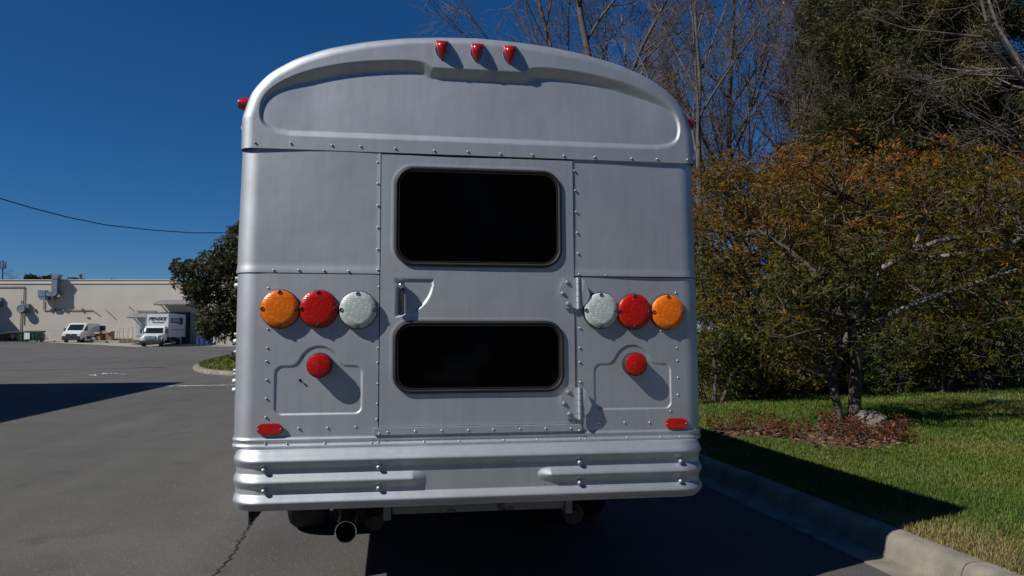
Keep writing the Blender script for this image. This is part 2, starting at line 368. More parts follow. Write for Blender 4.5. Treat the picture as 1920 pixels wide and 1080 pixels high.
def rrect(x0, x1, z0, z1, r, n=8):
    out = []
    for cx, cz, a0 in ((x1 - r, z1 - r, 0), (x0 + r, z1 - r, 90), (x0 + r, z0 + r, 180), (x1 - r, z0 + r, 270)):
        for i in range(n + 1):
            a = math.radians(a0 + 90 * i / n); out.append((cx + r * math.cos(a), cz + r * math.sin(a)))
    return out
def ring(mb, outline, widths, ys):
    """sweep a closed outline inwards: loops at inward offsets 'widths' and outward heights 'ys'"""
    P = np.asarray(outline); T = np.roll(P, -1, 0) - np.roll(P, 1, 0); T /= np.linalg.norm(T, axis=1)[:, None]
    Nn = np.c_[-T[:, 1], T[:, 0]]; n = len(P)
    V = np.concatenate([np.c_[(P + Nn * w)[:, 0], np.full(n, -y), (P + Nn * w)[:, 1]] for w, y in zip(widths, ys)])
    k = len(widths)
    mb.add(V, [[i * n + j, i * n + (j + 1) % n, (i + 1) * n + (j + 1) % n, (i + 1) * n + j] for i in range(k - 1) for j in range(n)])
# ================================================================== SETTING
def sheet(name, xs, ys, zf, mat, kind='structure'):
    X, Y = np.meshgrid(xs, ys, indexing='ij'); Z = zf(X, Y)
    a, b = X.shape; V = np.stack([X, Y, Z + 0 * X], -1).reshape(-1, 3); i = np.arange(a * b).reshape(a, b)
    Fq = np.stack([i[:-1, :-1], i[1:, :-1], i[1:, 1:], i[:-1, 1:]], -1).reshape(-1, 4)
    return tag(link(name, raw_mesh(name, V, Fq, mat, smooth=True)), kind=kind)
sheet('ground', np.array([-900, -200, 0, 200, 900.]), np.array([-900, -200, 0, 300, 1200.]), lambda x, y: -.12 + 0 * x, 'soil')
lot = sheet('parking_lot', np.r_[np.linspace(-130, -10, 61), np.linspace(-9, 2.58, 14)], np.r_[np.linspace(-60, 40, 21), np.linspace(42, 130, 60)], lot_z, 'asphalt')
sheet('lawn', np.r_[np.linspace(KERB_X - .02, 14, 60), np.linspace(14.5, 90, 40)], np.r_[np.linspace(-25, 0, 20), np.linspace(.2, 22, 90), np.linspace(23, 130, 50)], lawn_z, 'lawn')
# --- kerb: cast lengths with a gutter pan and a rolled top
kerb = tag(empty('kerb', (2.55, 0, 0)), kind='structure')
kp = [(2.545, -.05), (2.545, .006), (2.60, .004), (2.70, .002), (2.735, .012), (2.757, .045), (2.772, .095), (2.787, .127), (2.812, .146), (2.845, .153), (2.90, .153), (2.945, .150), (2.955, -.05)]
def kerb_section(y0, y1):
    mb = MB(); V = np.array([[(x - 2.55, y, z) for x, z in kp] for y in np.linspace(y0 + .004, y1 - .004, 5)])
    mb.grid(V); n = len(kp); mb.f += [list(range(n))[::-1], [4 * n + j for j in range(n)]]
    return mb
k0 = kerb_section(0, 3.05).build('kerb_section', 'concrete', kerb, smooth=40)
for i in range(-6, 30):
    if i == 0: continue
    c = k0.copy(); COL.objects.link(c); c.location = (rng.normal(0, .002), i * 3.05, rng.normal(0, .0015))
k0.location = (0, 0, 0)
# --- far kerbed island, concrete apron, paint
isl_px = [(362, 690), (367, 696), (385, 700.5), (412, 703), (445, 704.5), (520, 706), (520, 662), (445, 668), (420, 672.5), (395, 679), (374, 685)]
isl = np.array([GP(*p) for p in isl_px])
def smooth_closed(P, n=80):
    P = np.asarray(P); k = len(P); t = np.linspace(0, k, n, endpoint=False); i = t.astype(int); u = (t - i)[:, None]
    a, b, c, d = P[(i - 1) % k], P[i % k], P[(i + 1) % k], P[(i + 2) % k]
    return .5 * ((2 * b) + (c - a) * u + (2 * a - 5 * b + 4 * c - d) * u ** 2 + (3 * b - a - 3 * c + d) * u ** 3)
O = smooth_closed(isl); cen = O.mean(0)
def inset(P, w):
    T = np.roll(P, -1, 0) - np.roll(P, 1, 0); T /= np.linalg.norm(T, axis=1)[:, None]; Nn = np.c_[-T[:, 1], T[:, 0]]
    if ((cen - P) * Nn).sum() < 0: Nn = -Nn
    return P + Nn * w
mb = MB(); loops = [(0, -.05), (0, .10), (.03, .145), (.25, .16), (.26, .05)]; n = len(O)
mb.add(np.concatenate([np.c_[inset(O, w), np.full(n, z)] for w, z in loops]), [[i * n + j, i * n + (j + 1) % n, (i + 1) * n + (j + 1) % n, (i + 1) * n + j] for i in range(4) for j in range(n)])
tag(mb.build('island_kerb', 'concrete', smooth=40), kind='structure')
I2 = inset(O, .25); mb = MB(); mb.add(np.r_[np.c_[I2, np.full(n, .155)], [[cen[0], cen[1], .42]]], [[i, (i + 1) % n, n] for i in range(n)])
tag(mb.build('island_turf', 'lawn', smooth=60), kind='structure')
ap = [(-50, 82.5), (-41, 79.5), (-36, 78), (-20, 79), (-20, 91), (-36, 92), (-50, 92)]
Lx = np.linspace(-53, -22, 40); Dy = np.linspace(0, 1, 16)
X = np.zeros((40, 16)); Y = X.copy()
for i, l in enumerate(Lx):
    d0 = np.interp(l, [-53, -47, -40, -30, -22], [86.5, 82.5, 79.8, 77.5, 78.5])
    for j, t in enumerate(Dy): X[i, j], Y[i, j] = frame2world(l, d0 + (94.6 - d0) * t)
mb = MB(); mb.grid(np.stack([X, Y, lot_z(X, Y) + .012], -1)); tag(mb.build('concrete_apron', 'apron', smooth=60), kind='structure')
def strip(name, px, w, mat, z=.006, jit=0., sub=1):
    P = np.array([GP(*p) for p in px]); mb = MB(); t = np.linspace(0, len(P) - 1, (len(P) - 1) * sub + 1); 
    P = np.c_[np.interp(t, range(len(P)), P[:, 0]), np.interp(t, range(len(P)), P[:, 1])]
    T = unit(np.gradient(P, axis=0)); Nn = np.c_[-T[:, 1], T[:, 0]]
    P = P + Nn * rng.normal(0, 1, (len(P), 1)) * jit; W = w * (1 + rng.normal(0, .3, (len(P), 1)) * (jit > 0))
    mb.grid(np.stack([np.c_[P + Nn * W / 2, np.full(len(P), z)], np.c_[P - Nn * W / 2, np.full(len(P), z)]], 1))
    return tag(mb.build(name, mat), kind='structure')
strip('stop_line', [(268, 725.0), (360, 723.4), (470, 721.2), (620, 719)], .26, 'white_line', sub=20, jit=.015)
strip('stop_line', [(375, 668.5), (440, 666.8), (480, 666)], .22, 'white_line', z=.02 + float(lot_z(*GP(410, 668))))
for px, w in (([(168, 703), (176, 702), (178, 704), (170, 705)], .09), ([(190, 701.5), (196, 699.5), (200, 701)], .09), ([(206, 701), (212, 700)], .06), ([(214, 700.2), (222, 701.5), (236, 701.8)], .08)):
    strip('paint_mark', px, w, 'spray', jit=.02, sub=3)
strip('asphalt_crack', [(478, 970), (468, 986), (455, 1006), (446, 1022), (432, 1046), (420, 1058), (400, 1080), (378, 1110)], .011, 'crack', z=.004, jit=.010, sub=9)
strip('asphalt_crack', [(478, 970), (484, 960), (490, 948), (500, 930)], .008, 'crack', z=.004, jit=.008, sub=6)
# --- grass on the lawn: single blades, nobody could count them
def blades(name, X, Y, Z, h, mat='grass'):
    n = len(X); P = np.c_[X, Y, Z]; az = rng.uniform(0, 2 * np.pi, n); le = rng.uniform(.1, .9, n) * h
    H = h * rng.uniform(.5, 1.15, n); wd = np.maximum(.004, .0011 * np.hypot(X - CAM[0], Y - CAM[1]) * .55)
    s = np.c_[-np.sin(az), np.cos(az), 0 * az] * wd[:, None]
    tip = P + np.c_[np.cos(az) * le, np.sin(az) * le, H]
    V = np.stack([P - s, P + s, tip], 1).reshape(-1, 3)
    nz = np.sin(X * .9 + 2) * np.sin(Y * .7) * .18 + np.sin(X * 2.3 + Y * 1.7) * .1
    t = np.clip(rng.beta(2, 2.6, n) + nz + .05 + .35 * np.exp(-((X - KERB_X) / .35) ** 2) * (np.sin(Y * 3.1) > -.3) + .25 * (rng.random(n) < .12) + .27 * np.exp(-((X - 3.15) / .55) ** 2) * sstep(2.2, 1.0, Y) + .3 * sstep(9, 15, Y) * (np.sin(X * 1.1 + 1) > .2), 0, 1)
    return link(name, raw_mesh(name, V, np.arange(3 * n).reshape(n, 3), mat, t))
xs, ys = [], []
for (x0, x1, y0, y1, den) in ((2.92, 6.5, -1.2, 6, 5200), (2.92, 10, 6, 12, 1900), (6.5, 11, 0, 6, 1900), (2.92, 22, 12, 22, 260), (10, 22, 3, 12, 320), (2.92, 8, -7, -1.2, 900), (11, 22, -6, 3, 320)):
    n = int((x1 - x0) * (y1 - y0) * den); xs.append(rng.uniform(x0, x1, n)); ys.append(rng.uniform(y0, y1, n))
X = np.concatenate(xs); Y = np.concatenate(ys)
l, d = w2frame(X, Y); k = (d > -6) & ((l / np.maximum(d, .5) > .10) | (d < 12)) & ((l / np.maximum(d, .5) < .75) | (rng.random(len(d)) < .45)); X, Y, l, d = X[k], Y[k], l[k], d[k]
BED = [(1325, 793), (1400, 787), (1500, 795), (1560, 785), (1640, 784), (1680, 800), (1685, 816), (1600, 824), (1520, 815), (1440, 805), (1330, 800)]
BEDP = np.array([GP(*p, .30) for p in BED])
k = inpoly_sdf(X, Y, BEDP) < .05; X, Y, d = X[k], Y[k], d[k]
tag(blades('lawn_grass', X, Y, lawn_z(X, Y) - .004, np.where(d < 9, .040, .058)), 'short green and straw coloured lawn grass behind the kerb', 'grass', kind='stuff')
n = 5000; t = rng.uniform(0, 1, n) ** .5; q = rng.integers(0, len(I2), n); XY = cen + (I2[q] - cen) * t[:, None]
tag(blades('island_grass', XY[:, 0], XY[:, 1], .155 + .26 * (1 - t), .12), 'tufty grass on the small kerbed island', 'grass', kind='stuff')
# ================================================================== THE BUS
bus = empty('bus', (0, 0, 0), 0, 'silver riveted bus seen from behind with round amber red and clear lamps', 'bus')
W, RC = 1.246, .105
ZT, ZM, ZB = 2.42, 1.773, .935          # cap seam, mid seam, top of the rub rail
DW = .517
def wrap(s, W=W, r=RC):
    """s = signed run from the centre of the tail out to the side: position and outward normal"""
    a = np.abs(s); f = W - r; arc = r * math.pi / 2
    th = np.clip((a - f) / r, 0, math.pi / 2); ext = np.maximum(a - f - arc, 0)
    x = np.where(a < f, a, f + r * np.sin(th)); y = np.where(a < f, 0, r * (1 - np.cos(th)) + ext)
    nx = np.sin(th); ny = -np.cos(th); sg = np.sign(s)
    return x * sg, y, nx * sg, ny
def wrapped(name, ss, zs, h, mat='silver', parent=bus, W=W, r=RC, lip=.02, smooth=35):
    """panel bent round the tail corners with relief h(s, z) and edges turned in"""
    S, Z = np.meshgrid(ss, zs, indexing='ij'); x, y, nx, ny = wrap(S, W, r); H = h(S, Z)
    V = np.stack([x + nx * H, y + ny * H, Z], -1)
    Vi = np.stack([x + nx * (H - lip), y + ny * (H - lip), Z], -1)
    mb = MB(); mb.grid(V); a, b = S.shape
    rim = [(i, 0) for i in range(a)] + [(a - 1, j) for j in range(1, b)] + [(i, b - 1) for i in range(a - 2, -1, -1)] + [(0, j) for j in range(b - 2, 0, -1)]
    n = len(rim); mb.add(np.r_[[V[q] for q in rim], [Vi[q] for q in rim]], [[i, (i + 1) % n, n + (i + 1) % n, n + i] for i in range(n)])
    return mb.build(name, mat, parent, smooth=smooth, lean=True)
SEND = W - RC + RC * math.pi / 2
def ssp(a, fine, side=1.6):
    f = W - RC
    return np.r_[np.linspace(a, f, fine), f + np.linspace(0, RC * math.pi / 2, 13)[1:], SEND + np.linspace(0, side, 5)[1:]]
def smin(a, b, k):
    h = np.clip(.5 + .5 * (b - a) / k, 0, 1); return b + (a - b) * h - k * h * (1 - h)
def sdbox(x, z, x0, x1, z0, z1, r):
    qx = np.abs(x - (x0 + x1) / 2) - (x1 - x0) / 2 + r; qz = np.abs(z - (z0 + z1) / 2) - (z1 - z0) / 2 + r
    return np.minimum(np.maximum(qx, qz), 0) + np.hypot(np.maximum(qx, 0), np.maximum(qz, 0)) - r
# inner body: floor, bulkhead behind the seams, sides and roof
arch = [(1.222, 2.57), (1.185, 2.70), (1.10, 2.805), (.965, 2.892), (.80, 2.957), (.59, 3.007), (.395, 3.037), (.2, 3.053), (0, 3.060)]
arch = [(x * 1.230 / 1.222, 1.45 + (z - 1.45) * 1.022) for x, z in arch]
mb = MB(); mb.box(-W + .10, W - .10, .022, .03, .62, ZT + .12); mb.build('bulkhead', 'gap', bus, lean=True)
# --- upper and lower tail panels
waves = lambda S, Z, p: .005 * np.sin(S * 3.1 + p) * np.sin(Z * 4.3 + 2 * p) + .0022 * np.sin(S * 7 + Z * 3 + p)
for sg in (-1, 1):
    up = wrapped('upper_panel', sg * ssp(DW + .005, 50), np.linspace(ZM + .002, ZT + .05, 50), lambda S, Z: waves(S, Z, 1 + sg) + .0015 * sstep(.012, 0, np.abs(S) - DW - .006) + .004 * sstep(ZM + .032, ZM + .028, Z))
    cxl, czl = (RP(598, 685) if sg < 0 else RP(1194, 683))
    x0, x1 = (-1.036, -.606) if sg < 0 else (.625, 1.052)
    def relief(S, Z):
        sd = smin(sdbox(S, Z, x0, x1, 1.057, 1.298, .035), np.hypot(S - (x0 + x1) / 2, Z - 1.300) - .098, .05)
        return .5 * waves(S, Z, 3 + sg) - .0055 * sstep(.005, -.005, sd)
    lw = wrapped('lower_panel', sg * ssp(DW + .005, 210), np.linspace(ZB - .01, ZM - .003, 260), relief)
# --- tail cap with its sunk panel
RI = .06; XI = 1.230 - RI
ax = np.array([p[0] for p in arch])[::-1]; az = np.array([p[1] for p in arch])[::-1]
tt = np.r_[0, np.cumsum(np.hypot(np.diff(ax), np.diff(az)))]; tf = np.linspace(0, tt[-1], 300)
def cr(t, y):                                    # smooth interpolation of the outline
    return np.interp(t, tt, y)
kx, kz = cr(tf, ax), cr(tf, az)
for _ in range(120):
    kx[1:-1] = .25 * kx[:-2] + .5 * kx[1:-1] + .25 * kx[2:]; kz[1:-1] = .25 * kz[:-2] + .5 * kz[1:-1] + .25 * kz[2:]
tx = np.gradient(kx); tz = np.gradient(kz); ln = np.hypot(tx, tz); nxx, nzz = -tz / ln, tx / ln
nxx, nzz = np.where(nzz < 0, -nxx, nxx), np.abs(nzz)
nxx[0], nzz[0] = 0, 1
ix, iz = kx - np.abs(nxx) * RI, kz - nzz * RI      # inset outline (start of the rounding)
XI = ix.max(); kk = int(np.argmax(ix))
ix, iz = np.r_[ix[:kk + 1]], np.r_[iz[:kk + 1]]
al = np.r_[0, np.cumsum(np.hypot(np.diff(ix), np.diff(iz)))]; ua = np.linspace(0, al[-1], 231)
hx_, hz_ = np.interp(ua, al, ix), np.interp(ua, al, iz); colx = np.r_[-hx_[:0:-1], hx_]; ztop = np.r_[hz_[:0:-1], hz_]
NC = len(colx); nz_ = 170; tz_ = np.linspace(0, 1, nz_)
Xg = np.repeat(colx[:, None], nz_, 1); Zg = ZT + (ztop - ZT)[:, None] * tz_[None, :]
half = [(1.0, 2.490), (1.09, 2.503), (1.145, 2.55), (1.158, 2.64), (1.122, 2.725), (1.015, 2.805), (.845, 2.872), (.615, 2.918), (.322, 2.940), (.25, 2.900)]
half = np.array([(x * .993, z) for x, z in half])
for _ in range(3):                                 # round the outline except at the notch
    q = [half[0]]
    for i in range(len(half) - 1): q += [half[i] * .75 + half[i + 1] * .25, half[i] * .25 + half[i + 1] * .75]
    half = np.array(q + [half[-1]])
half = [tuple(p) for p in half]
RECESS = half + [(-x, z) for x, z in half[::-1]]
dn = (Zg - 2.49) / .42
def cap_h(Xg, Zg):
    sd = inpoly_sdf(Xg, Zg, RECESS); up = sstep(2.64, 2.84, Zg) * sstep(1.2, .9, np.abs(Xg))
    w = .016 + .042 * up + .018 * sstep(2.57, 2.51, Zg); t = np.clip(sd / w, 0, 1); t = .55 * t + .45 * t * t * (3 - 2 * t)
    dep = (.012 + .021 * np.clip((Zg - 2.50) / .42, 0, 1)) * (1 - .45 * sstep(.85, 1.12, np.abs(Xg)))
    return -dep * t + .0012 * np.sin(Xg * 5) * np.sin(Zg * 9)
Hc = cap_h(Xg, Zg) + .007
bd = [(0, j) for j in range(nz_)] + [(i, nz_ - 1) for i in range(1, NC - 1)] + [(NC - 1, j) for j in range(nz_ - 1, -1, -1)]
B2 = np.array([(Xg[q], Zg[q]) for q in bd]); T = np.gradient(B2, axis=0)
for _ in range(40): T[1:-1] = (T[:-2] + 2 * T[1:-1] + T[2:]) / 4
T /= np.linalg.norm(T, axis=1)[:, None]; Nn = np.c_[-T[:, 1], T[:, 0]]
idx = np.arange(NC * nz_).reshape(NC, nz_)
mb = MB(); mb.grid(np.stack([Xg, -Hc, Zg], -1)); base = [int(idx[q]) for q in bd]; nb = len(bd); prev = base
for ph in list(np.linspace(0, math.pi / 2, 10)[1:]) + ['a', 'b']:
    if ph == 'a': P = np.c_[B2[:, 0] + Nn[:, 0] * (RI + .004), np.full(nb, .55), B2[:, 1] + Nn[:, 1] * (RI + .004)]
    elif ph == 'b': P = np.c_[B2[:, 0] + Nn[:, 0] * (RI - .02), np.full(nb, .55), B2[:, 1] + Nn[:, 1] * (RI - .02)]
    else: P = np.c_[B2[:, 0] + Nn[:, 0] * (RI * math.sin(ph) + .007 * math.sin(ph)), np.full(nb, RI * (1 - math.cos(ph)) - .007 * math.cos(ph)), B2[:, 1] + Nn[:, 1] * RI * math.sin(ph)]
    o = mb.n; mb.add(P, []); cur = list(range(o, o + nb)); mb.f += [[prev[i], prev[i + 1], cur[i + 1], cur[i]] for i in range(nb - 1)]; prev = cur
o = mb.n; bot = [int(idx[i, 0]) for i in range(NC)]                # flange edge turned in
mb.add(np.c_[Xg[:, 0], np.full(NC, .03), Zg[:, 0]], []); mb.f += [[bot[i], bot[i + 1], o + i + 1, o + i] for i in range(NC - 1)]
mb.build('rear_cap', 'silver', bus, smooth=40, lean=True)
# --- long body: sides and roof in one shell, floor, front
WS = 1.230
prof = [(-WS + .004, .62), (-WS + .004, ZT)] + [(-x + .006, z - .006) for x, z in arch] + [(x - .006, z - .006) for x, z in arch[::-1][1:]] + [(WS - .004, ZT), (WS - .004, .62)]
mb = MB(); mb.grid(np.array([[(x, y, z) for x, z in prof] for y in (.54, 3, 6, 9, 10.4)])); mb.build('body_shell', 'silver', bus, smooth=50)
mb = MB(); mb.box(-W + .03, W - .03, .05, 10.35, .74, .80); mb.build('floor_pan', 'frame_black', bus)
mb = MB(); mb.prism([(x * .996, z) for x, z in prof], 10.4, 10.46); mb.build('front_panel', 'silver', bus)
mb = MB(); mb.prism(rrect(-1.05, 1.05, 1.55, 2.45, .12), 10.46, 10.475); mb.build('windscreen', 'glass', bus)
for sg in (-1, 1):
    for i in range(9):
        mb = MB(); y0 = 1.0 + i * 1.02; mb.prism(rrect(y0, y0 + .82, 1.72, 2.30, .07), sg * (WS + .001), sg * (WS + .010), 'yz'); w_ = mb.build('side_window', 'glass', bus)
# --- side rub rails with their fasteners, just showing past the left corner
for py in (519, 533, 627, 641, 661, 697, 704, 718, 735):
    x, z = RP(446, py); big = py in (533, 641, 735, 718)
    mb = MB(); r_ = .016 if big else .010
    mb.lathe([(r_, 0), (r_, .004), (r_ * .9, .014), (r_ * .6, .018 if big else .013), (.001, .021 if big else .015)], 12, '-x', (-W - .004, .15, z)); mb.build('side_bolt', 'silver', bus, smooth=60)
mb = MB(); pts = [(-W - .02, .35, RP(443, 660)[1]), (-W - .055, .30, RP(443, 664)[1]), (-W - .06, .28, RP(443, 672)[1]), (-W - .02, .30, RP(443, 682)[1])]
mb.tube(pts, .008, 6); mb.build('grab_loop', 'black_rubber', bus, smooth=60)
# --- rub rail and bumper, both wrap round the corners
def rail(S, Z):
    u = (Z - .892) / .048
    return .001 + .006 * np.exp(-((u - .80) / .17) ** 2) + .007 * np.exp(-((u - .14) / .17) ** 2)
fl = np.r_[-ssp(0.02, 40, .9)[::-1], 0, ssp(.02, 40, .9)]
wrapped('rub_rail', fl, np.linspace(.884, .944, 25), rail, lip=.03)
BW = 1.202
def tri(z, zc, up, dn): return np.where(z > zc, np.clip(1 - (z - zc) / up, 0, 1), np.clip(1 - (zc - z) / dn, 0, 1))
def soft(t): return .15 * t + .85 * t * t * (3 - 2 * t)
RG = .033
def bump_h(S, Z):
    x = S
    m = 1 - np.clip((x + .345) / .085, 0, 1) * np.clip((.365 - x) / .085, 0, 1)
    h = RG * soft(tri(Z, .836, .052, .050)) + RG * m * soft(tri(Z, .734, .052, .050)) + RG * soft(tri(Z, .636, .050, .038))
    h = np.where((Z > .636) & (Z < .836), np.maximum(h, .006), h)
    h = h * (1 - .55 * sstep(BW - .12, BW + .06, np.abs(S)))
    return h + .004 + .006 * sstep(.888, .880, Z) - .012 * sstep(.605, .594, Z)
f_ = BW - .12
bs = np.r_[np.linspace(0, .20, 8), np.linspace(.22, .40, 50), np.linspace(.42, f_, 40), f_ + np.linspace(0, .12 * math.pi / 2, 17)[1:], f_ + .12 * math.pi / 2 + np.linspace(0, .35, 6)[1:]]
bs = np.r_[-bs[:0:-1], bs]
def wrapped_b(name):
    zs = np.linspace(.592, .889, 110); S, Z = np.meshgrid(bs, zs, indexing='ij'); x, y, nx, ny = wrap(S, BW, .12); H = bump_h(S, Z) + .012
    V = np.stack([x + nx * H, y + ny * H - .03, Z], -1); mb = MB(); mb.grid(V)
    for j, zo in ((0, .0), (109, 0)):
        Vi = np.stack([x[:, j] - nx[:, j] * .03, y[:, j] - ny[:, j] * .03 - .03, Z[:, j]], -1); mb.grid(np.stack([V[:, j], Vi], 1))
    return mb.build(name, 'silver', bus, smooth=50, lean=True)
bumper = wrapped_b('bumper')
me_bolt = MB().lathe([(.019, 0), (.019, .006), (.013, .008), (.0125, .024), (.009, .031), (.001, .033)], 12).mesh('bumper_bolt', 'bolt', 50)
for px in ((495, 883), (495, 922), (710, 877), (710, 916), (1086, 868), (1086, 906), (1275, 866), (1275, 903)):
    x, z = RP(*px, off=.06); link('bumper_bolt', me_bolt, bumper, (x, SH * (z - .77) - .050, z + .004))
# --- door
dz0, dz1 = .985, ZT - .010
WIN = [(-.449, .452, 1.816, 2.350, .105), (-.450, .456, 1.153, 1.531, .095)]
def door_h(S, Z):
    h = .002 + .4 * waves(S, Z, 5)
    for (a, b, c, d_, r_) in WIN:
        sd = sdbox(S, Z, a, b, c, d_, r_); h = h * sstep(-.03, 0, sd) + .0012 * np.exp(-((sd - .006) / .006) ** 2)
    q = np.maximum(np.hypot(S + .438, Z - 1.748) - .196, np.maximum(-.438 - S, Z - 1.748))
    return h - .009 * sstep(.003, -.005, q)
S, Z = np.meshgrid(np.linspace(-DW + .000, DW + .000, 210), np.linspace(dz0, dz1, 290), indexing='ij')
mb = MB(); mb.grid(np.stack([S, -door_h(S, Z) - .002, Z], -1))
for a, b in ((0, slice(None)), (-1, slice(None))):
    e = np.stack([S[a], -door_h(S[a], Z[a]) - .002, Z[a]], -1); mb.grid(np.stack([e, e + np.array([0, .02, 0])], 1))
for a in (0, -1):
    e = np.stack([S[:, a], -door_h(S[:, a], Z[:, a]) - .002, Z[:, a]], -1); mb.grid(np.stack([e, e + np.array([0, .02, 0])], 1))
door = mb.build('rear_door', 'silver', bus, smooth=40, lean=True)
for (a, b, c, d_, r_) in WIN:
    mb = MB(); ring(mb, rrect(a, b, c, d_, r_, 10), [0, .002, .012, .020, .024], [.004, .016, .020, .016, .006]); mb.build('window_gasket', 'black_rubber', door, smooth=40, lean=True)
    mb = MB(); ring(mb, rrect(a + .0235, b - .0235, c + .0235, d_ - .0235, r_ - .02, 10), [0, .001, .004, .006], [.005, .015, .015, .005]); mb.build('window_bead', 'gasket_bead', door, smooth=40, lean=True)
    mb = MB(); mb.prism(rrect(a + .026, b - .026, c + .026, d_ - .026, r_ - .022, 10), -.006, -.0105); mb.build('window_glass', 'glass', door, lean=True)
# handle: chrome lever standing in its sunk quarter
x, z = RP(752, 560)
mb = MB(); mb.prism(rrect(x - .017, x + .017, z - .088, z + .088, .014), -.012, -.034); mb.build('door_handle', 'chrome', door, smooth=40, lean=True, bevel=.004)
mb = MB(); mb.prism(rrect(x + .002, x + .016, z - .082, z + .050, .004), -.0345, -.038); mb.build('handle_grip', 'frame_black', door, lean=True)
mb = MB(); mb.lathe([(.016, 0), (.016, .036), (.011, .046), (.001, .049)], 14, '-y', (x, 0, z + .066)); mb.build('handle_pivot', 'chrome', door, smooth=50, lean=True)
# hinges
for zc in (RP(1075, 550)[1], RP(1080, 755)[1]):
    hx = .522
    mb = MB(); mb.prism([(hx, zc - .082), (hx - .058, zc - .082), (hx - .092, zc - .008), (hx - .088, zc + .025), (hx - .058, zc + .082), (hx, zc + .082)], -.010, -.017)
    hg = mb.build('hinge', 'silver', door, lean=True)
    mb = MB()
    for k in range(5): mb.cyl((hx + .012, -.030, zc - .085 + k * .034), (hx + .012, -.030, zc - .053 + k * .034), .0125, n=14)
    mb.build('hinge_barrel', 'silver', hg, smooth=50, lean=True)
    mb = MB(); mb.add([(hx + .02, -.034, zc + .082), (hx + .045, -.040, zc + .070), (hx + .074, -.040, zc - .01), (hx + .060, -.036, zc - .05), (hx + .03, -.03, zc - .082), (hx + .015, -.03, zc - .085),
                       (hx + .02, -.029, zc + .082), (hx + .045, -.035, zc + .070), (hx + .074, -.035, zc - .01), (hx + .060, -.031, zc - .05), (hx + .03, -.025, zc - .082), (hx + .015, -.025, zc - .085)],
                      [[0, 1, 2, 3, 4, 5], [11, 10, 9, 8, 7, 6]] + [[i, (i + 1) % 6, 6 + (i + 1) % 6, 6 + i] for i in range(6)])
    mb.build('hinge_leaf', 'silver', hg, lean=True)
    for bx, bz in ((hx - .045, .058), (hx - .070, -.002), (hx - .042, -.058)):
        link('hinge_bolt', MB().lathe([(.012, 0), (.012, .004), (.008, .006), (.0075, .010), (.001, .012)], 10).mesh('hinge_bolt', 'bolt', 50), hg, (bx, SH * (zc + bz - .77) - .017, zc + bz))
# sill plate under the door
mb = MB(); mb.prism(rrect(-.545, .548, .944, .983, .012, 5), .0, -.016); mb.build('sill_plate', 'silver', bus, lean=True, bevel=.003)
# --- rivets: too small to pick apart one by one
def rivets(name, px, off, r=.0058):
    mb = MB()
    for p in px:
        x, z = RP(*p, off=off); mb.lathe([(r, -.004), (r * .96, .0015), (r * .72, .0038), (r * .3, .005)], 8, '-y', (x, -off, z))
    o = mb.build(name, 'silver', bus, smooth=80, lean=True); o['kind'] = 'stuff'; return o
rivets('cap_rivet_row', [(478, 267), (545, 268), (622, 272), (676, 274), (741, 278), (814, 282), (877, 284), (938, 288), (998, 290), (1057, 292), (1115, 294), (1184, 297), (1232, 298), (1289, 299)], .009)
rivets('upper_rivet_column', [(708, y) for y in (304, 344, 385, 426, 467, 506)] + [(1077 + i * 1.7, y) for i, y in enumerate((320, 357, 397, 436, 475, 514))], .003)
rivets('mid_seam_rivet_row', [(513, 506), (560, 506), (607, 507), (653, 508), (1136, 516), (1177, 517), (1217, 517), (1258, 516)], .004)
rivets('lower_rivet_column', [(503, 540), (502, 617), (501, 652), (500, 677), (500, 712), (499, 747), (498, 782), (710, 538), (709, 576), (709, 613), (709, 652), (708, 680), (708, 719), (707, 757), (706, 786), (528, 617), (558, 617), (630, 616), (560, 803), (614, 802), (667, 800),
       (1087, 615), (1087, 652), (1087, 679), (1088, 716), (1267, 549), (1269, 652), (1270, 676), (1271, 708), (1271, 740), (1257, 771), (1147, 617), (1179, 619), (1239, 620), (1125, 792), (1171, 792), (1218, 792)], .001)
rivets('sill_rivet_row', [(711, 813), (727, 810), (778, 808), (828, 807), (878, 806), (925, 805), (975, 804), (1023, 803), (1070, 803), (1086, 807)], .016)
rivets('rail_rivet_row', [(497, 832), (538, 832), (609, 831), (697, 830), (709, 829), (795, 828), (861, 827), (944, 825), (1007, 824), (1087, 822), (1098, 822), (1176, 820), (1238, 819), (1275, 819)], .004, .0055)
# --- lamps
def lamp_meshes(col):
    return (MB().lathe([(.099, 0), (.099, .012), (.094, .016)], 40).mesh('lamp_base', 'black_rubber', 40),
            MB().lathe([(.0945, .012), (.0945, .026), (.091, .031), (.06, .034), (.002, .035)], 40).mesh('lamp_lens', col, 60))
me_scr = MB().lathe([(.011, .018), (.011, .033), (.008, .0355), (.0075, .031), (.001, .031)], 10).mesh('lamp_screw', 'frame_black', 50)
LM = {c: lamp_meshes(c) for c in ('amber', 'red', 'clear')}
for px, c in (((524, 579), 'amber'), ((597, 579), 'red'), ((671, 581), 'clear'), ((1128, 582), 'clear'), ((1191, 584), 'red'), ((1254, 585), 'amber')):
    x, z = RP(*px, off=.034)
    t = link('tail_lamp', LM[c][0], bus, (x, SH * (z - .77) - .001, z)); t['label'] = {'amber': 'round amber turn lamp with dark screw tabs', 'red': 'round red brake lamp with dark screw tabs', 'clear': 'round clear reversing lamp with screw tabs'}[c]
    link('lamp_lens', LM[c][1], t)
    for ang in (0, 90, 180, 270): link('lamp_screw', me_scr, t, (.083 * math.cos(math.radians(ang)), 0, .083 * math.sin(math.radians(ang))))
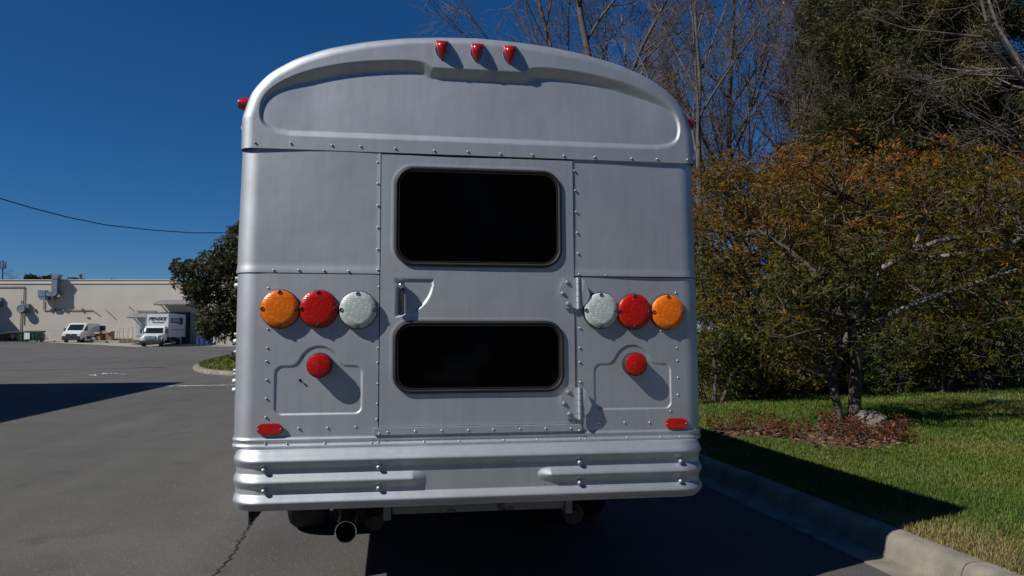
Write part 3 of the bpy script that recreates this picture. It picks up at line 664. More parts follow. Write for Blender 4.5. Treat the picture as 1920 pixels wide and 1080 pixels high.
for px in ((598, 685), (1194, 683)):
    x, z = RP(*px, off=.066)
    t = MB().lathe([(.062, 0), (.062, .046), (.0635, .050), (.0635, .056), (.060, .059)], 32).build('stop_lamp', 'frame_black', bus, 40, loc=(x, SH * (z - .77) + .006, z)); t['label'] = 'small deep round red stop lamp'
    MB().lathe([(.059, .054), (.0585, .064), (.05, .068), (.002, .070)], 32).build('lamp_lens', 'red', t, 60)
for px in ((505.5, 805), (1269, 794)):
    x, z = RP(*px, off=.012); mb = MB(); P = [(-.062, .014), (-.062, -.014), (-.040, -.028), (.040, -.028), (.062, -.014), (.062, .014), (.040, .028), (-.040, .028)]
    mb.prism(P, 0, -.014); t = mb.build('side_reflector', 'red_plain', bus, smooth=30, bevel=.004, loc=(x, SH * (z - .77) - .001, z))
    for s in (-1, 1): link('reflector_screw', me_bolt, t, (s * .054, -.012, 0)).scale = (.3, .15, .3)
for px in ((830, 90), (896, 95), (957.5, 99)):
    x, z = RP(*px, off=.03); V = []; n = 12
    prof_ = [(.050, .005, .0), (.048, .034, .004), (.036, .036, .030), (.010, .033, .045), (-.020, .025, .036), (-.040, .014, .022), (-.055, .003, .006)]
    mb = MB(); rows = []
    for zz, hw, dp in prof_:
        an = np.linspace(0, math.pi, n); rows.append(np.c_[hw * np.cos(an), -dp * np.sin(an) ** .7 - .002, np.full(n, zz)])
    mb.grid(np.array(rows)); o = mb.n
    t = mb.build('marker_lamp', 'red_marker', bus, smooth=50, loc=(x, SH * (z - .77) - .006, z)); t['label'] = 'red shield shaped clearance lamp on the roof edge'
    mb = MB(); P = [(.040 * math.cos(a) * (1 if math.sin(a) > 0 else 1), .046 * math.sin(a) if math.sin(a) > 0 else .062 * math.sin(a)) for a in np.linspace(0, 2 * math.pi, 24, endpoint=False)]
    mb.prism([(px_ * (1 - .5 * max(0, -pz_ / .062) ** 2), pz_) for px_, pz_ in P], .012, -.004); mb.build('lamp_base', 'chrome', t)
for sg, px in ((-1, (447, 203)), (1, (1304.5, 241))):
    z = RP(*px, off=-.2)[1]; xs_ = np.interp(z, az[::-1], ax[::-1]) if z > 2.57 else W
    t = MB().lathe([(.040, -.02), (.040, .012), (.036, .015)], 18, 'x' if sg > 0 else '-x', (sg * xs_, .17, z)).build('side_marker', 'black_rubber', bus, smooth=40)
    MB().lathe([(.036, .012), (.034, .045), (.027, .066), (.002, .069)], 18, 'x' if sg > 0 else '-x', (sg * xs_, .17, z)).build('marker_lens', 'red_marker', t, smooth=50)
    mb = MB(); mb.add([(sg * (W - .01), .16, z - .075), (sg * (W + .018), .20, z - .12), (sg * (W - .01), .16, z - .19), (sg * (W - .01), .60, z - .075), (sg * (W + .018), .60, z - .12), (sg * (W - .01), .60, z - .19)], [[0, 1, 2], [5, 4, 3], [0, 3, 4, 1], [1, 4, 5, 2], [2, 5, 3, 0]])
    mb.build('drip_rail', 'silver', bus)
# small blemishes: plugged holes and a scrape on the sunk plates
for px, r_ in (((632, 712), .006), (((1160), 718), .003), ((832, 878), .004), ((832, 903), .004), ((968, 876), .004), ((968, 898), .004), ((1057, 908), .004), ((1206, 712), .004)):
    x, z = RP(*px, off=.0); bump_ = px[1] > 850
    MB().lathe([(r_, 0), (r_, .0015)], 8).build('bolt_hole', 'gap', bus, loc=(x, SH * (z - .77) + (-.051 + .0 if bump_ else .0075), z))
mb = MB(); mb.tube([(RP(561, 712)[0], -.001, RP(561, 712)[1]), (RP(566, 716)[0], .001, RP(566, 716)[1]), (RP(575, 724)[0], .001, RP(575, 724)[1])], [.008, .003, .006], 6); mb.build('scrape', 'gap', bus, lean=True, loc=(0, .008, 0))
for px in ((1157, 746), (1205, 748)): x, z = RP(*px); MB().lathe([(.007, 0), (.004, .002)], 6, '-y', (x, -.0, z)).build('rust_spot', 'rust', bus, lean=True, loc=(0, .0075, 0))
# --- under the tail: hitch bar, exhaust, rails, axle and wheels
xa, za = RP(735, 963, -.15); xb, zb = RP(1058, 956, -.15)
mb = MB(); mb.box(xa, xb, .12, .18, .515, .565); mb.build('tow_bar', 'chipped', bus, bevel=.006)
for x in (RP(726, 966, -.13)[0], RP(1065, 958, -.13)[0]):
    mb = MB(); mb.box(x - .020, x + .020, .10, .20, .49, .62); mb.build('bar_bracket', 'chipped', bus, bevel=.004)
for x in (-.45, .45):
    mb = MB(); mb.box(x - .05, x + .05, .16, 9.8, .56, .745); mb.build('chassis_rail', 'frame_black', bus)
for px in ((702, 978), (1080, 968)):
    x, z = RP(*px, off=-.2); mb = MB(); mb.lathe([(.055, 0), (.058, .02), (.058, .05), (.03, .06), (.028, .09)], 20, '-y', (x, .30, z)); mb.build('air_bag_mount', 'frame_black', bus, smooth=40)
x, z = RP(648, 997, -.15)
mb = MB(); ro = .056
mb.lathe([(ro - .006, -.5), (ro - .006, 0), (ro, 0), (ro, -1.2)], 28, '-y', (0, 0, 0)); 
mb = MB(); n = 28; an = np.arange(n) * 2 * np.pi / n
V = np.concatenate([np.c_[r_ * np.cos(an), np.full(n, yy) - .45 * 0, r_ * np.sin(an)] for r_, yy in ((ro - .005, .6), (ro - .005, .0), (ro, -.004), (ro, 1.3))])
mb.add(V, [[i * n + j, i * n + (j + 1) % n, (i + 1) * n + (j + 1) % n, (i + 1) * n + j] for i in range(3) for j in range(n)])
ex = mb.build('exhaust_pipe', 'chrome', bus, smooth=40, loc=(x, .14, z))
MB().lathe([(ro - .006, -.02), (ro - .006, 0)], 24).build('exhaust_bore', 'gap', ex, loc=(0, .55, 0))
mb = MB(); mb.box(-.062, -.052, .05, .09, .02, .13); mb.box(.052, .062, .05, .09, .02, .13); mb.box(-.062, .062, .05, .09, .10, .14); mb.build('pipe_hanger', 'frame_black', ex)
x, z = RP(478, 970, -.1)
mb = MB(); mb.box(x - .03, x + .01, .10, .30, .53, .62); mb.box(x - .03, x - .02, .08, .35, .50, .62); mb.build('bumper_bracket', 'frame_black', bus)
mb = MB(); mb.cyl((-1.0, 2.12, .48), (1.0, 2.12, .48), .07, n=12); mb.build('rear_axle', 'frame_black', bus, smooth=50)
def wheel(x, y, sg, name='wheel'):
    R_, w_ = .48, .26
    t = MB().lathe([(.29, -w_ / 2), (.33, -w_ / 2 - .005), (.45, -w_ / 2), (R_, -w_ / 2 + .04), (R_, w_ / 2 - .04), (.45, w_ / 2), (.33, w_ / 2 + .005), (.29, w_ / 2)], 40, 'x').build(name, 'tyre', bus, smooth=40, loc=(x, y, R_))
    MB().lathe([(.292, -.10), (.292, .10), (.27, .10), (.22, .02), (.12, .03), (.12, .09), (.05, .10)], 28, 'x' if sg > 0 else '-x').build('rim', 'chipped', t, smooth=40)
for sg in (-1, 1):
    wheel(sg * 1.06, 2.12, sg); wheel(sg * .74, 2.12, -sg); wheel(sg * 1.02, 8.6, sg)
# ================================================================== THE FAR SIDE OF THE LOT
DWALL = 95.0
def FX(u, d=DWALL): return (u - 960) / F * d
def FZ(v, d=DWALL): return CAM[2] + (630 - v) / F * d
def far_empty(name, l, d, label, cat, group=None, rz=0., z=None):
    x, y = frame2world(l, d)
    return empty(name, (x, y, float(lot_z(x, y)) if z is None else z), -YAW + rz, label, cat, group)
M['stucco'] = pmat('cream_painted_block', (.46, .42, .355), (.52, .475, .405), scale=.35, rough=.85, detail=8, bump=.2, bscale=4)
M['coping'] = pmat('pale_coping', (.58, .55, .50), (.64, .61, .56), scale=1, rough=.6)
M['galv'] = pmat('galvanised_duct', (.15, .20, .25), (.20, .25, .30), scale=2, rough=.45, metal=.3)
M['galv_dark'] = pmat('dark_galvanised', (.13, .15, .17), (.2, .22, .24), scale=2, rough=.5, metal=.5)
M['canopy'] = pmat('corrugated_metal', (.40, .39, .36), (.47, .45, .42), scale=1, rough=.5, metal=.2)
M['pipe'] = pmat('conduit_pipe', (.16, .13, .10), (.22, .18, .14), scale=2, rough=.6)
M['van_white'] = pmat('white_van_paint', (.72, .72, .71), (.76, .76, .75), rough=.25, coat=.4, scale=.5)
M['dark_plastic'] = pmat('dark_plastic', (.025, .026, .028), (.04, .04, .042), rough=.5, scale=3)
M['auto_glass'] = pmat('vehicle_glass', (.012, .016, .020), (.02, .026, .03), rough=.08, scale=1)
M['head_glass'] = pmat('headlamp_glass', (.6, .63, .66), (.7, .72, .74), rough=.1, scale=4, coat=.5)
M['text_black'] = pmat('black_lettering', (.012, .012, .014), rough=.5)
M['band_blue'] = pmat('blue_band', (.03, .05, .20), (.035, .055, .23), rough=.4, scale=1)
M['bin_green'] = pmat('green_bin_paint', (.010, .048, .030), (.018, .060, .038), rough=.5, scale=1.5)
M['bin_blue'] = pmat('blue_bin_paint', (.012, .045, .15), (.02, .06, .18), rough=.5, scale=1.5)
M['bin_dark'] = pmat('dark_bin_paint', (.015, .018, .022), (.03, .03, .034), rough=.6, scale=1.5)
M['paper'] = pmat('white_notice', (.7, .7, .68), (.55, .55, .55), scale=3, rough=.7)
M['steel_grey'] = pmat('steel_rail_paint', (.30, .29, .27), (.36, .35, .33), rough=.5, scale=2)
M['cardboard'] = pmat('brown_cardboard', (.22, .115, .055), (.30, .17, .085), rough=.8, scale=2)
M['wood'] = pmat('weathered_wood', (.26, .19, .12), (.36, .27, .18), rough=.85, scale=3)
M['door_grey'] = pmat('grey_door_paint', (.34, .37, .42), (.38, .41, .46), rough=.5, scale=1)
M['yellow'] = pmat('yellow_paint', (.62, .36, .03), (.55, .32, .03), rough=.5, scale=2)
M['car_blue'] = pmat('blue_car_paint', (.012, .04, .13), (.018, .05, .16), rough=.25, coat=.6, scale=1)
l0, l1 = FX(-330), FX(560)
lm = FX(150)
bld = far_empty('store_building', lm, DWALL, 'long cream painted block building with flat roof at far side of lot', 'building', z=0.)
u = lambda px: FX(px) - lm
ztop = FZ(524)
mb = MB(); mb.box(l0 - lm, l1 - lm, 0, 45, -.3, ztop - .45); mb.build('wall', 'stucco', bld)
mb = MB(); mb.box(l0 - lm - .1, l1 - lm + .1, -.10, 45.1, ztop - .45, ztop - .32); mb.build('coping_band', 'coping', bld)
mb = MB(); mb.box(l0 - lm - .05, l1 - lm + .05, -.05, 45, ztop - .32, ztop); mb.build('parapet', 'stucco', bld)
mb = MB(); mb.box(l0 - lm - .12, l1 - lm + .12, -.13, .35, ztop, ztop + .07); mb.build('parapet_cap', 'coping', bld)
# projecting wing beyond the frame on the left, its shadow falls on the wall
mb = MB(); x1 = u(-34); mb.box(x1 - 22, x1, -4.6, -.0, -.2, FZ(541)); mb.build('wing', 'stucco', bld)
def fan(px, py, r=.56, dep=.78):
    x, z = u(px), FZ(py)
    o = MB().lathe([(r, dep - .15), (r * .96, dep), (r * .86, dep + .05), (r * .5, dep + .03), (.02, dep + .03)], 24, '-y', (x, 0, z)).build('exhaust_fan', 'galv', bld, smooth=40)
    MB().lathe([(r * .8, .0), (r * .8, dep - .1), (r, dep - .15)], 24, '-y', (x, 0, z)).build('fan_drum', 'galv_dark', o, smooth=40)
    mb = MB(); mb.box(x - .1, x + .75, -.35, -.0, z - .55, z + .62); mb.build('fan_curb', 'galv', o, bevel=.03)
fan(46, 578); fan(-6, 566, .62)
# roof duct coming down the wall
sy0, sy1 = -1.05, -.30
dk = MB(); dk.box(u(79), u(93), sy0, sy1, FZ(556), FZ(544)); duct = dk.build('duct', 'galv', bld, bevel=.03)
mb = MB(); mb.prism([(u(80), FZ(556)), (u(93), FZ(556)), (u(93), FZ(562)), (u(83), FZ(562))], sy0 + .05, sy1); mb.build('duct_intake', 'galv', duct)
mb = MB(); mb.box(u(93), u(105), sy0 + .05, sy1, FZ(555), FZ(547)); mb.build('duct_run', 'galv', duct)
mb = MB(); an = np.linspace(-math.pi / 2, 0, 7); cx, cz, ro_ = u(103), FZ(547.5), FZ(547.5) - FZ(556)
mb.prism([(cx, cz)] + [(cx + (u(114) - u(103)) * math.cos(a), cz + ro_ * math.sin(a)) for a in an], sy0 + .05, sy1); mb.build('duct_elbow', 'galv', duct)
mb = MB(); mb.box(u(103.4), u(113.6), sy0 + .07, sy1, FZ(547.4), FZ(523)); mb.build('duct_riser', 'galv', duct)
mb = MB(); mb.prism([(u(103.4), FZ(523)), (u(114), FZ(523)), (u(118), FZ(514.5)), (u(104), FZ(514.5))], sy0 + .02, sy1 + .1); mb.build('duct_hood', 'galv', duct)
for px in (96, 105, 115):
    mb = MB(); mb.box(u(px) - .05, u(px) + .05, -.95, -.0, FZ(562 if px < 110 else 552), FZ(556 if px < 110 else 548)); mb.build('duct_bracket', 'galv_dark', duct)
def pipe(pts, r=.055, y=-.10):
    mb = MB(); mb.tube([(u(a), y, FZ(b)) for a, b in pts], r, 6); return mb.build('conduit', 'pipe', bld)
for p in ([(-40, 536.5), (44.5, 536.5)], [(44.5, 536), (44.5, 606)], [(40.5, 562), (40.5, 620)], [(82.5, 562), (82.5, 580.5)], [(82, 580.5), (164, 580.5), (172, 580), (187, 590)], [(256, 582), (293, 582), (293.5, 589)], [(116, 577), (121, 582), (125, 580)], [(242, 574), (246, 578), (250, 581)]): pipe(p)
for px in (35.5, 66, 96, 104, 125, 155): mb = MB(); mb.box(u(px) - .06, u(px) + .06, -.2, 0, FZ(583), FZ(577.5)); mb.build('wall_clip', 'pipe', bld)
mb = MB(); mb.cyl((u(197.5), -.1, FZ(579)), (u(207), -.5, FZ(586)), .05, n=6); mb.build('wall_lamp_arm', 'pipe', bld)
mb = MB(); mb.box(u(163), u(168.5), -.12, 0, FZ(595), FZ(593.6)); mb.build('wall_vent', 'galv_dark', bld)
mb = MB(); mb.cyl((u(135.5), 1.5, ztop - .2), (u(135.5), 1.5, FZ(515, 97)), .20, n=12); mb.lathe([(.26, 0), (.26, .12)], 12, 'z', (u(135.5), 1.5, FZ(515.5, 97))); mb.build('roof_vent', 'galv_dark', bld)
mb = MB(); mb.box(u(71), u(82), 6, 9, ztop - .2, FZ(518.5, 101)); mb.build('roof_unit', 'bin_dark', bld)
mb = MB(); mb.lathe([(.2, 0), (.2, .3), (.05, .42)], 10, 'z', (u(190), 2, ztop)); mb.build('roof_vent', 'galv_dark', bld)
def awning(x0, x1, yt, yb, dep):
    a, b = u(x0), u(x1); n = int((b - a) / .16); pts = []
    X = np.linspace(a, b, n * 2 + 1); Z0 = FZ(yt); Z1 = FZ(yb)
    w = np.where(np.arange(len(X)) % 2, .05, -.0)
    V = np.stack([np.c_[X, np.full(len(X), -.02), Z0 + w], np.c_[X, np.full(len(X), -dep), Z1 + w], np.c_[X, np.full(len(X), -dep), Z1 + w - .10], np.c_[X, np.full(len(X), -.02), Z0 + w - .10]], 0)
    mb = MB(); mb.grid(V); o = mb.build('awning', 'canopy', bld)
    mb = MB(); mb.box(a, a + .08, -dep, -.02, Z1 - .22, Z1 - .06); mb.box(b - .08, b, -dep, -.02, Z1 - .22, Z1 - .06); mb.box(a, b, -dep + .02, -dep + .10, Z1 - .22, Z1 - .10); mb.build('awning_frame', 'galv_dark', o)
awning(301, 366, 561.5, 569, 1.9); awning(250, 294, 586.5, 593, 1.5)
mb = MB(); mb.box(u(256), u(270), -.06, 0.0, FZ(629), FZ(598)); dr = mb.build('service_door', 'door_grey', bld)
mb = MB(); mb.box(u(267), u(268.5), -.12, -.06, FZ(616), FZ(613)); mb.build('door_handle', 'galv_dark', dr)
mb = MB(); mb.box(u(302), u(306), -.5, 0, 0, FZ(586)); mb.box(u(349), u(357), -1.1, 0, 0, FZ(586)); mb.box(u(302), u(357), -.5, 0, FZ(592), FZ(585)); dk = mb.build('dock_seal', 'black_rubber', bld)
mb = MB(); mb.box(u(306), u(349), -.03, 0.0, .2, FZ(592)); mb.build('dock_opening', 'gap', dk)
# --- ramp, steps and rail beside the dock
def fbox(mb, px0, px1, d0, d1, v0, v1, o):      # box between photo columns at depth d0
    mb.box(FX(px0, d0) - o[0], FX(px1, d0) - o[0], d0 - o[1], d1 - o[1], v0, v1)
rp = far_empty('loading_ramp', FX(245, 88), 88, 'low concrete loading ramp with dark side beside the box truck', 'ramp', z=0.)
o = (FX(245, 88), 88)
mb = MB(); A = [(216, .30), (226, .35), (268, .88), (268, 0), (216, 0)]
mb.prism([(FX(a, 87.5) - o[0], b) for a, b in A], -.5, 6.5); mb.build('ramp_slab', 'apron', rp)
mb = MB(); mb.prism([(FX(a, 87.5) - o[0], b) for a, b in [(219, .22), (227, .30), (268.2, .80), (268.2, 0), (219, 0)]], -.55, -.505); mb.build('ramp_side', 'bin_dark', rp)
pf = far_empty('loading_platform', FX(190, 90), 90, 'low concrete platform edged with timber behind the white van', 'platform', z=0.)
o2 = (FX(190, 90), 90)
mb = MB(); fbox(mb, 150, 224, 89, 94.9, .1, FZ(637, 89), o2); mb.build('slab', 'apron', pf)
mb = MB(); fbox(mb, 148, 200, 88.7, 88.98, .2, FZ(638, 89), o2); mb.build('edge_timber', 'wood', pf)
mb = MB(); fbox(mb, 180, 222, 91, 94.8, .2, FZ(634, 91), o2); mb.build('step', 'apron', pf)
rl = far_empty('hand_rail', FX(245, 88.5), 88.5, 'grey steel pipe rail along the loading ramp', 'rail', z=0.)
o3 = FX(245, 88.5); 
for (a, b, lift) in ((225, 263, 0),):
    for z_ in (613.5, 620, 627): 
        mb = MB(); mb.cyl((FX(a, 88.5) - o3, 0, FZ(z_, 88.5)), (FX(b, 88.5) - o3, 0, FZ(z_ - .6, 88.5)), .035, n=6); mb.build('rail', 'steel_grey', rl)
    for px in (225.5, 232, 241, 250, 262):
        mb = MB(); mb.cyl((FX(px, 88.5) - o3, 0, .36), (FX(px, 88.5) - o3, 0, FZ(613.5 if px < 260 else 606, 88.5)), .04, n=6); mb.build('rail_post', 'steel_grey', rl)
for z_ in (619.5, 627): mb = MB(); mb.cyl((FX(193, 91) - o3, 2.5, FZ(z_, 91)), (FX(225, 91) - o3, 2.5, FZ(z_, 91)), .035, n=6); mb.build('rail', 'steel_grey', rl)
for px in (197, 206, 215, 221): mb = MB(); mb.cyl((FX(px, 91) - o3, 2.5, .9), (FX(px, 91) - o3, 2.5, FZ(619, 91)), .035, n=6); mb.build('rail_post', 'steel_grey', rl)
# --- stacked cartons
z0 = FZ(637, 89)
for i, (a, b, c, d_, dd, mt) in enumerate(((183, 194, 634, 622, 90.0, 'cardboard'), (194, 203, 634, 621.5, 90.4, 'cardboard'), (203, 213, 634, 620, 90.2, 'cardboard'))):
    t = far_empty('carton', (FX(a, dd) + FX(b, dd)) / 2, dd, ['crushed brown carton nearest the open van door on the platform', 'torn brown carton between two others on the platform', 'taller brown carton next to the hand rail'][i], 'box', 'cartons on the loading platform', rz=(-.15, .1, .05)[i], z=z0)
    w_ = (FX(b, dd) - FX(a, dd)) / 2; h_ = FZ(d_, dd) - z0
    mb = MB(); mb.box(-w_, w_, -.4, .4, 0, h_); mb.build('carton_body', 'cardboard', t)
    mb = MB(); mb.add([(-w_, -.4, h_), (w_, -.4, h_), (w_, -.62, h_ - .18), (-w_, -.62, h_ - .18), (-w_, -.4, h_ + .01), (w_, -.4, h_ + .01), (w_, -.63, h_ - .17), (-w_, -.63, h_ - .17)], [[0, 1, 2, 3], [7, 6, 5, 4], [0, 4, 5, 1], [2, 6, 7, 3], [0, 3, 7, 4], [1, 5, 6, 2]]); mb.build('flap', 'wood', t)
t = far_empty('white_sack', FX(176, 89.3), 89.3, 'white sack slumped behind the open van door', 'sack', z=z0 - .02)
mb = MB(); mb.lathe([(.34, 0), (.38, .08), (.33, .26), (.16, .36), (.05, .40)], 14, 'z'); b_ = mb.build('sack_body', 'paper', t, smooth=60)
mb = MB(); mb.lathe([(.05, .38), (.09, .46), (.02, .50)], 10, 'z'); mb.build('sack_neck', 'paper', t, smooth=60)
# --- bins
def bin_(name, px0, px1, py, d, col, label, paper=None, lid='bin_dark'):
    l_ = (FX(px0, d) + FX(px1, d)) / 2; t = far_empty(name, l_, d, label, 'dumpster', 'dumpsters along the far wall')
    x, y, z = t.location; w_ = (FX(px1, d) - FX(px0, d)) / 2; h_ = FZ(py, d) - z
    mb = MB(); mb.prism([(-.75, .12), (.75, .12), (.8, h_), (-.85, h_ * .86)], -w_, w_, 'yz'); mb.build('bin_body', col, t, bevel=.03)
    mb = MB(); mb.prism([(-.9, h_ * .86), (.82, h_), (.82, h_ + .06), (-.9, h_ * .86 + .06)], -w_ - .05, w_ + .05, 'yz'); mb.build('lid', lid, t)
    for s in (-1, 1):
        mb = MB(); mb.box(s * w_ - .08, s * w_ + .08, -.5, .5, h_ * .55, h_ * .68); mb.build('fork_pocket', col, t)
        for yy in (-.55, .55): mb = MB(); mb.cyl((s * w_ * .85 - .05, yy, .08), (s * w_ * .85 + .05, yy, .08), .08, n=10); mb.build('caster', 'tyre', t)
    for k in range(3): mb = MB(); xx = -w_ + (k + .5) * w_ * 2 / 3; mb.box(xx - .04, xx + .04, -.87, -.76, .2, h_ * .8); mb.build('rib', col, t)
    if paper: mb = MB(); mb.box(FX(paper[0], d) - l_, FX(paper[1], d) - l_, -.91, -.88, FZ(paper[3], d) - z, FZ(paper[2], d) - z); mb.build('notice', 'paper', t)
    return t
bin_('dumpster', 45, 79, 620, 90.5, 'bin_green', 'dark green dumpster with white notice on its front', (56, 66.5, 623, 635))
bin_('dumpster', 14, 42, 621, 92, 'bin_dark', 'black dumpster in the wall shadow beside the green one')
bin_('dumpster', -20, 11, 624, 90, 'bin_dark', 'dark dumpster with pale bluish notice in the wall shadow', (0, 9, 628, 634))
bin_('dumpster', 374, 401, 622, 89, 'bin_blue', 'blue dumpster under the dark evergreen tree by the dock', lid='bin_blue')
t = far_empty('bollard', FX(403.5, 88), 88, 'yellow bollard standing beside the blue dumpster', 'bollard')
mb = MB(); mb.cyl((0, 0, 0), (0, 0, 2.2), .16, n=12); mb.build('post', 'paper', t, smooth=50)
mb = MB(); mb.lathe([(.17, 1.6), (.17, 2.5), (.1, 2.6), (.01, 2.62)], 12, 'z'); mb.build('sleeve', 'yellow', t, smooth=50)
# wire cart by the green bin
t = far_empty('wire_cart', FX(93, 91), 91, 'tangled white wire cart beside the green dumpster', 'cart')
for i in range(6): mb = MB(); xx = -.55 + i * .22; mb.tube([(xx, -.35, .35), (xx - .1, -.45, 1.15 - .05 * i)], .02, 5); mb.build('wire', 'paper', t)
for z_ in (.4, .75, 1.05): mb = MB(); mb.tube([(-.65, -.42, z_ + .08), (.6, -.40, z_ - .1)], .022, 5); mb.build('wire', 'paper', t)
mb = MB(); mb.tube([(-.8, -.3, .1), (-.7, -.3, .35), (.7, -.3, .33), (1.0, -.3, .08)], .03, 5); mb.build('frame', 'paper', t)
for xx in (-.75, .9): mb = MB(); mb.cyl((xx, -.34, .09), (xx, -.26, .09), .09, n=10); mb.build('wheel', 'tyre', t)
mb = MB(); mb.tube([(.3, -.2, .4), (.5, -.1, .9), (.9, -.1, .5), (1.2, -.1, .15)], .022, 5); mb.build('handle', 'paper', t)

# --- vehicles (front towards -y, x to the viewer's right)
def wheels4(t, xs_, ys_, R_, w_=.24):
    for x in xs_:
        for y in ys_:
            o = MB().lathe([(R_ * .62, -w_ / 2), (R_ * .95, -w_ / 2), (R_, -w_ / 2 + .04), (R_, w_ / 2 - .04), (R_ * .95, w_ / 2), (R_ * .62, w_ / 2)], 20, 'x').build('wheel', 'tyre', t, smooth=40, loc=(x, y, R_))
            MB().lathe([(R_ * .6, -.06), (R_ * .6, .09), (R_ * .3, .06), (.05, .09)], 16, 'x' if x > 0 else '-x').build('rim', 'steel_grey', o, smooth=40)
van = far_empty('delivery_van', FX(133, 87.5) + .1, 87.5, 'white delivery van with its rear door open by the platform', 'van', rz=.14)
hw = 1.0
prof_v = [(0, .35), (-.02, .75), (.05, 1.05), (.55, 1.28), (.85, 1.35), (1.75, 2.22), (2.05, 2.30), (5.3, 2.34), (5.42, 2.2), (5.42, .35)]
mb = MB(); rows = []
for s, k in ((-1, .86), (-.96, .97), (-.9, 1), (.9, 1), (.96, .97), (1, .86)):
    cx, cz = 2.7, 1.2; rows.append([(s * hw, y if s * s < .9 else cx + (y - cx) * (.99 if abs(s) > .99 else 1), cz + (z - cz) * k if z > 1.3 else z) for y, z in prof_v])
mb.grid(np.array(rows)); n = len(prof_v); mb.f += [list(range(n)), [5 * n + j for j in range(n)]]
body = mb.build('body', 'van_white', van, smooth=30)
def quad(name, pts, mat, par, th=.015):
    P = np.array(pts, float); nrm = np.cross(P[1] - P[0], P[-1] - P[0]); nrm /= np.linalg.norm(nrm); n = len(P)
    mb = MB(); mb.add(np.r_[P + nrm * th, P - nrm * th], [list(range(n)), list(range(n, 2 * n))[::-1]] + [[i, (i + 1) % n, n + (i + 1) % n, n + i] for i in range(n)]); return mb.build(name, mat, par)
quad('windscreen', [(-.84, .93, 1.44), (.84, .93, 1.44), (.78, 1.66, 2.12), (-.78, 1.66, 2.12)], 'auto_glass', van)
for s in (-1, 1):
    quad('side_window', [(s * 1.0, 1.0, 1.42), (s * 1.0, 2.1, 1.42), (s * .985, 2.1, 2.0), (s * .985, 1.62, 2.0)], 'auto_glass', van)
    quad('headlamp', [(s * .62, .0, .98), (s * .95, .05, 1.0), (s * .95, .42, 1.26), (s * .72, .30, 1.2)], 'head_glass', van, .02)
    mb = MB(); mb.box(s * 1.05, s * 1.24, 1.02, 1.12, 1.38, 1.68); mb.build('mirror', 'dark_plastic', van, bevel=.03)
mb = MB(); mb.box(-.98, .98, -.07, .2, .28, .78); mb.build('front_bumper', 'dark_plastic', van, bevel=.05)
mb = MB(); mb.box(-.58, .58, -.05, .1, .80, 1.02); mb.build('grille', 'dark_plastic', van, bevel=.03)
mb = MB(); mb.lathe([(.07, 0), (.06, .02)], 12, '-y', (0, -.06, .9)); mb.build('badge', 'chrome', van)
mb = MB(); mb.box(.985, 1.02, 1.9, 4.1, .35, .75); mb.build('side_skirt', 'dark_plastic', van)
rd = MB(); rd.box(1.0, 1.85, 5.40, 5.46, .5, 2.2); rdd = rd.build('rear_door', 'van_white', van)
mb = MB(); mb.box(1.12, 1.72, 5.38, 5.40, 1.35, 2.05); mb.build('door_window', 'auto_glass', rdd)
mb = MB(); mb.box(1.06, 1.80, 5.38, 5.40, .55, 1.25); mb.build('door_trim', 'dark_plastic', rdd)
wheels4(van, (-.88, .88), (.95, 4.4), .35)
trk = far_empty('box_truck', FX(291, 86), 86 - 1.0, 'white rental box truck backed into the loading dock with black lettering', 'truck', rz=.13)
bh = 3.85; cw = 1.12
mb = MB(); mb.box(-1.24, 1.24, 2.15, 9.2, 1.12, bh); box = mb.build('cargo_box', 'van_white', trk, bevel=.03)
for x in (-1.24, 1.24): mb = MB(); mb.box(x - .03, x + .03, 2.12, 2.18, 1.1, bh + .02); mb.build('corner_post', 'steel_grey', box)
mb = MB(); mb.box(-1.26, 1.26, 2.12, 9.22, bh, bh + .05); mb.build('top_rail', 'steel_grey', box)
mb = MB(); mb.box(1.243, 1.252, 3.0, 7.6, 2.75, 3.35); mb.build('blue_band', 'band_blue', box)
mb = MB(); mb.box(1.243, 1.252, 6.2, 7.4, 2.6, 3.5); mb.build('logo_panel', 'band_blue', box)
mb = MB(); mb.box(1.243, 1.252, 3.0, 8.8, 1.95, 2.02); mb.build('stripe', 'dark_plastic', box)
prof_c = [(.0, .75), (-.02, 1.15), (.08, 1.30), (1.05, 1.48), (1.18, 1.52), (1.48, 2.22), (1.68, 2.36), (2.08, 2.40), (2.08, .75)]
mb = MB(); rows = []
for s, k in ((-1, .93), (-.93, 1), (.93, 1), (1, .93)): rows.append([(s * (cw if y > .9 else .80 + .3 * max(y, 0)), y, .75 + (z - .75) * k) for y, z in prof_c])
mb.grid(np.array(rows)); n = len(prof_c); mb.f += [list(range(n)), [3 * n + j for j in range(n)]]; mb.build('cab', 'van_white', trk, smooth=30)
quad('windscreen', [(-.95, 1.19, 1.56), (.95, 1.19, 1.56), (.9, 1.45, 2.16), (-.9, 1.45, 2.16)], 'auto_glass', trk, .02)
for s in (-1, 1):
    quad('side_window', [(s * 1.12, 1.3, 1.6), (s * 1.12, 1.95, 1.6), (s * 1.09, 1.95, 2.2), (s * 1.09, 1.55, 2.2)], 'auto_glass', trk)
    quad('headlamp', [(s * .70, -.02, .95), (s * 1.0, .12, .95), (s * 1.02, .35, 1.18), (s * .78, .1, 1.2)], 'head_glass', trk, .03)
    mb = MB(); mb.prism([(.15, .70), (.2, 1.0), (.5, 1.15), (.95, 1.1), (1.15, .70), (1.0, .62), (.9, .95), (.55, 1.02), (.3, .85), (.25, .62)], s * .85, s * 1.16, 'yz'); mb.build('fender', 'van_white', trk)
    mb = MB(); mb.box(s * 1.28, s * 1.46, 1.05, 1.15, 1.55, 2.05); mb.cyl((s * 1.1, 1.2, 1.8), (s * 1.3, 1.1, 1.8), .02, n=6); mb.build('mirror', 'dark_plastic', trk)
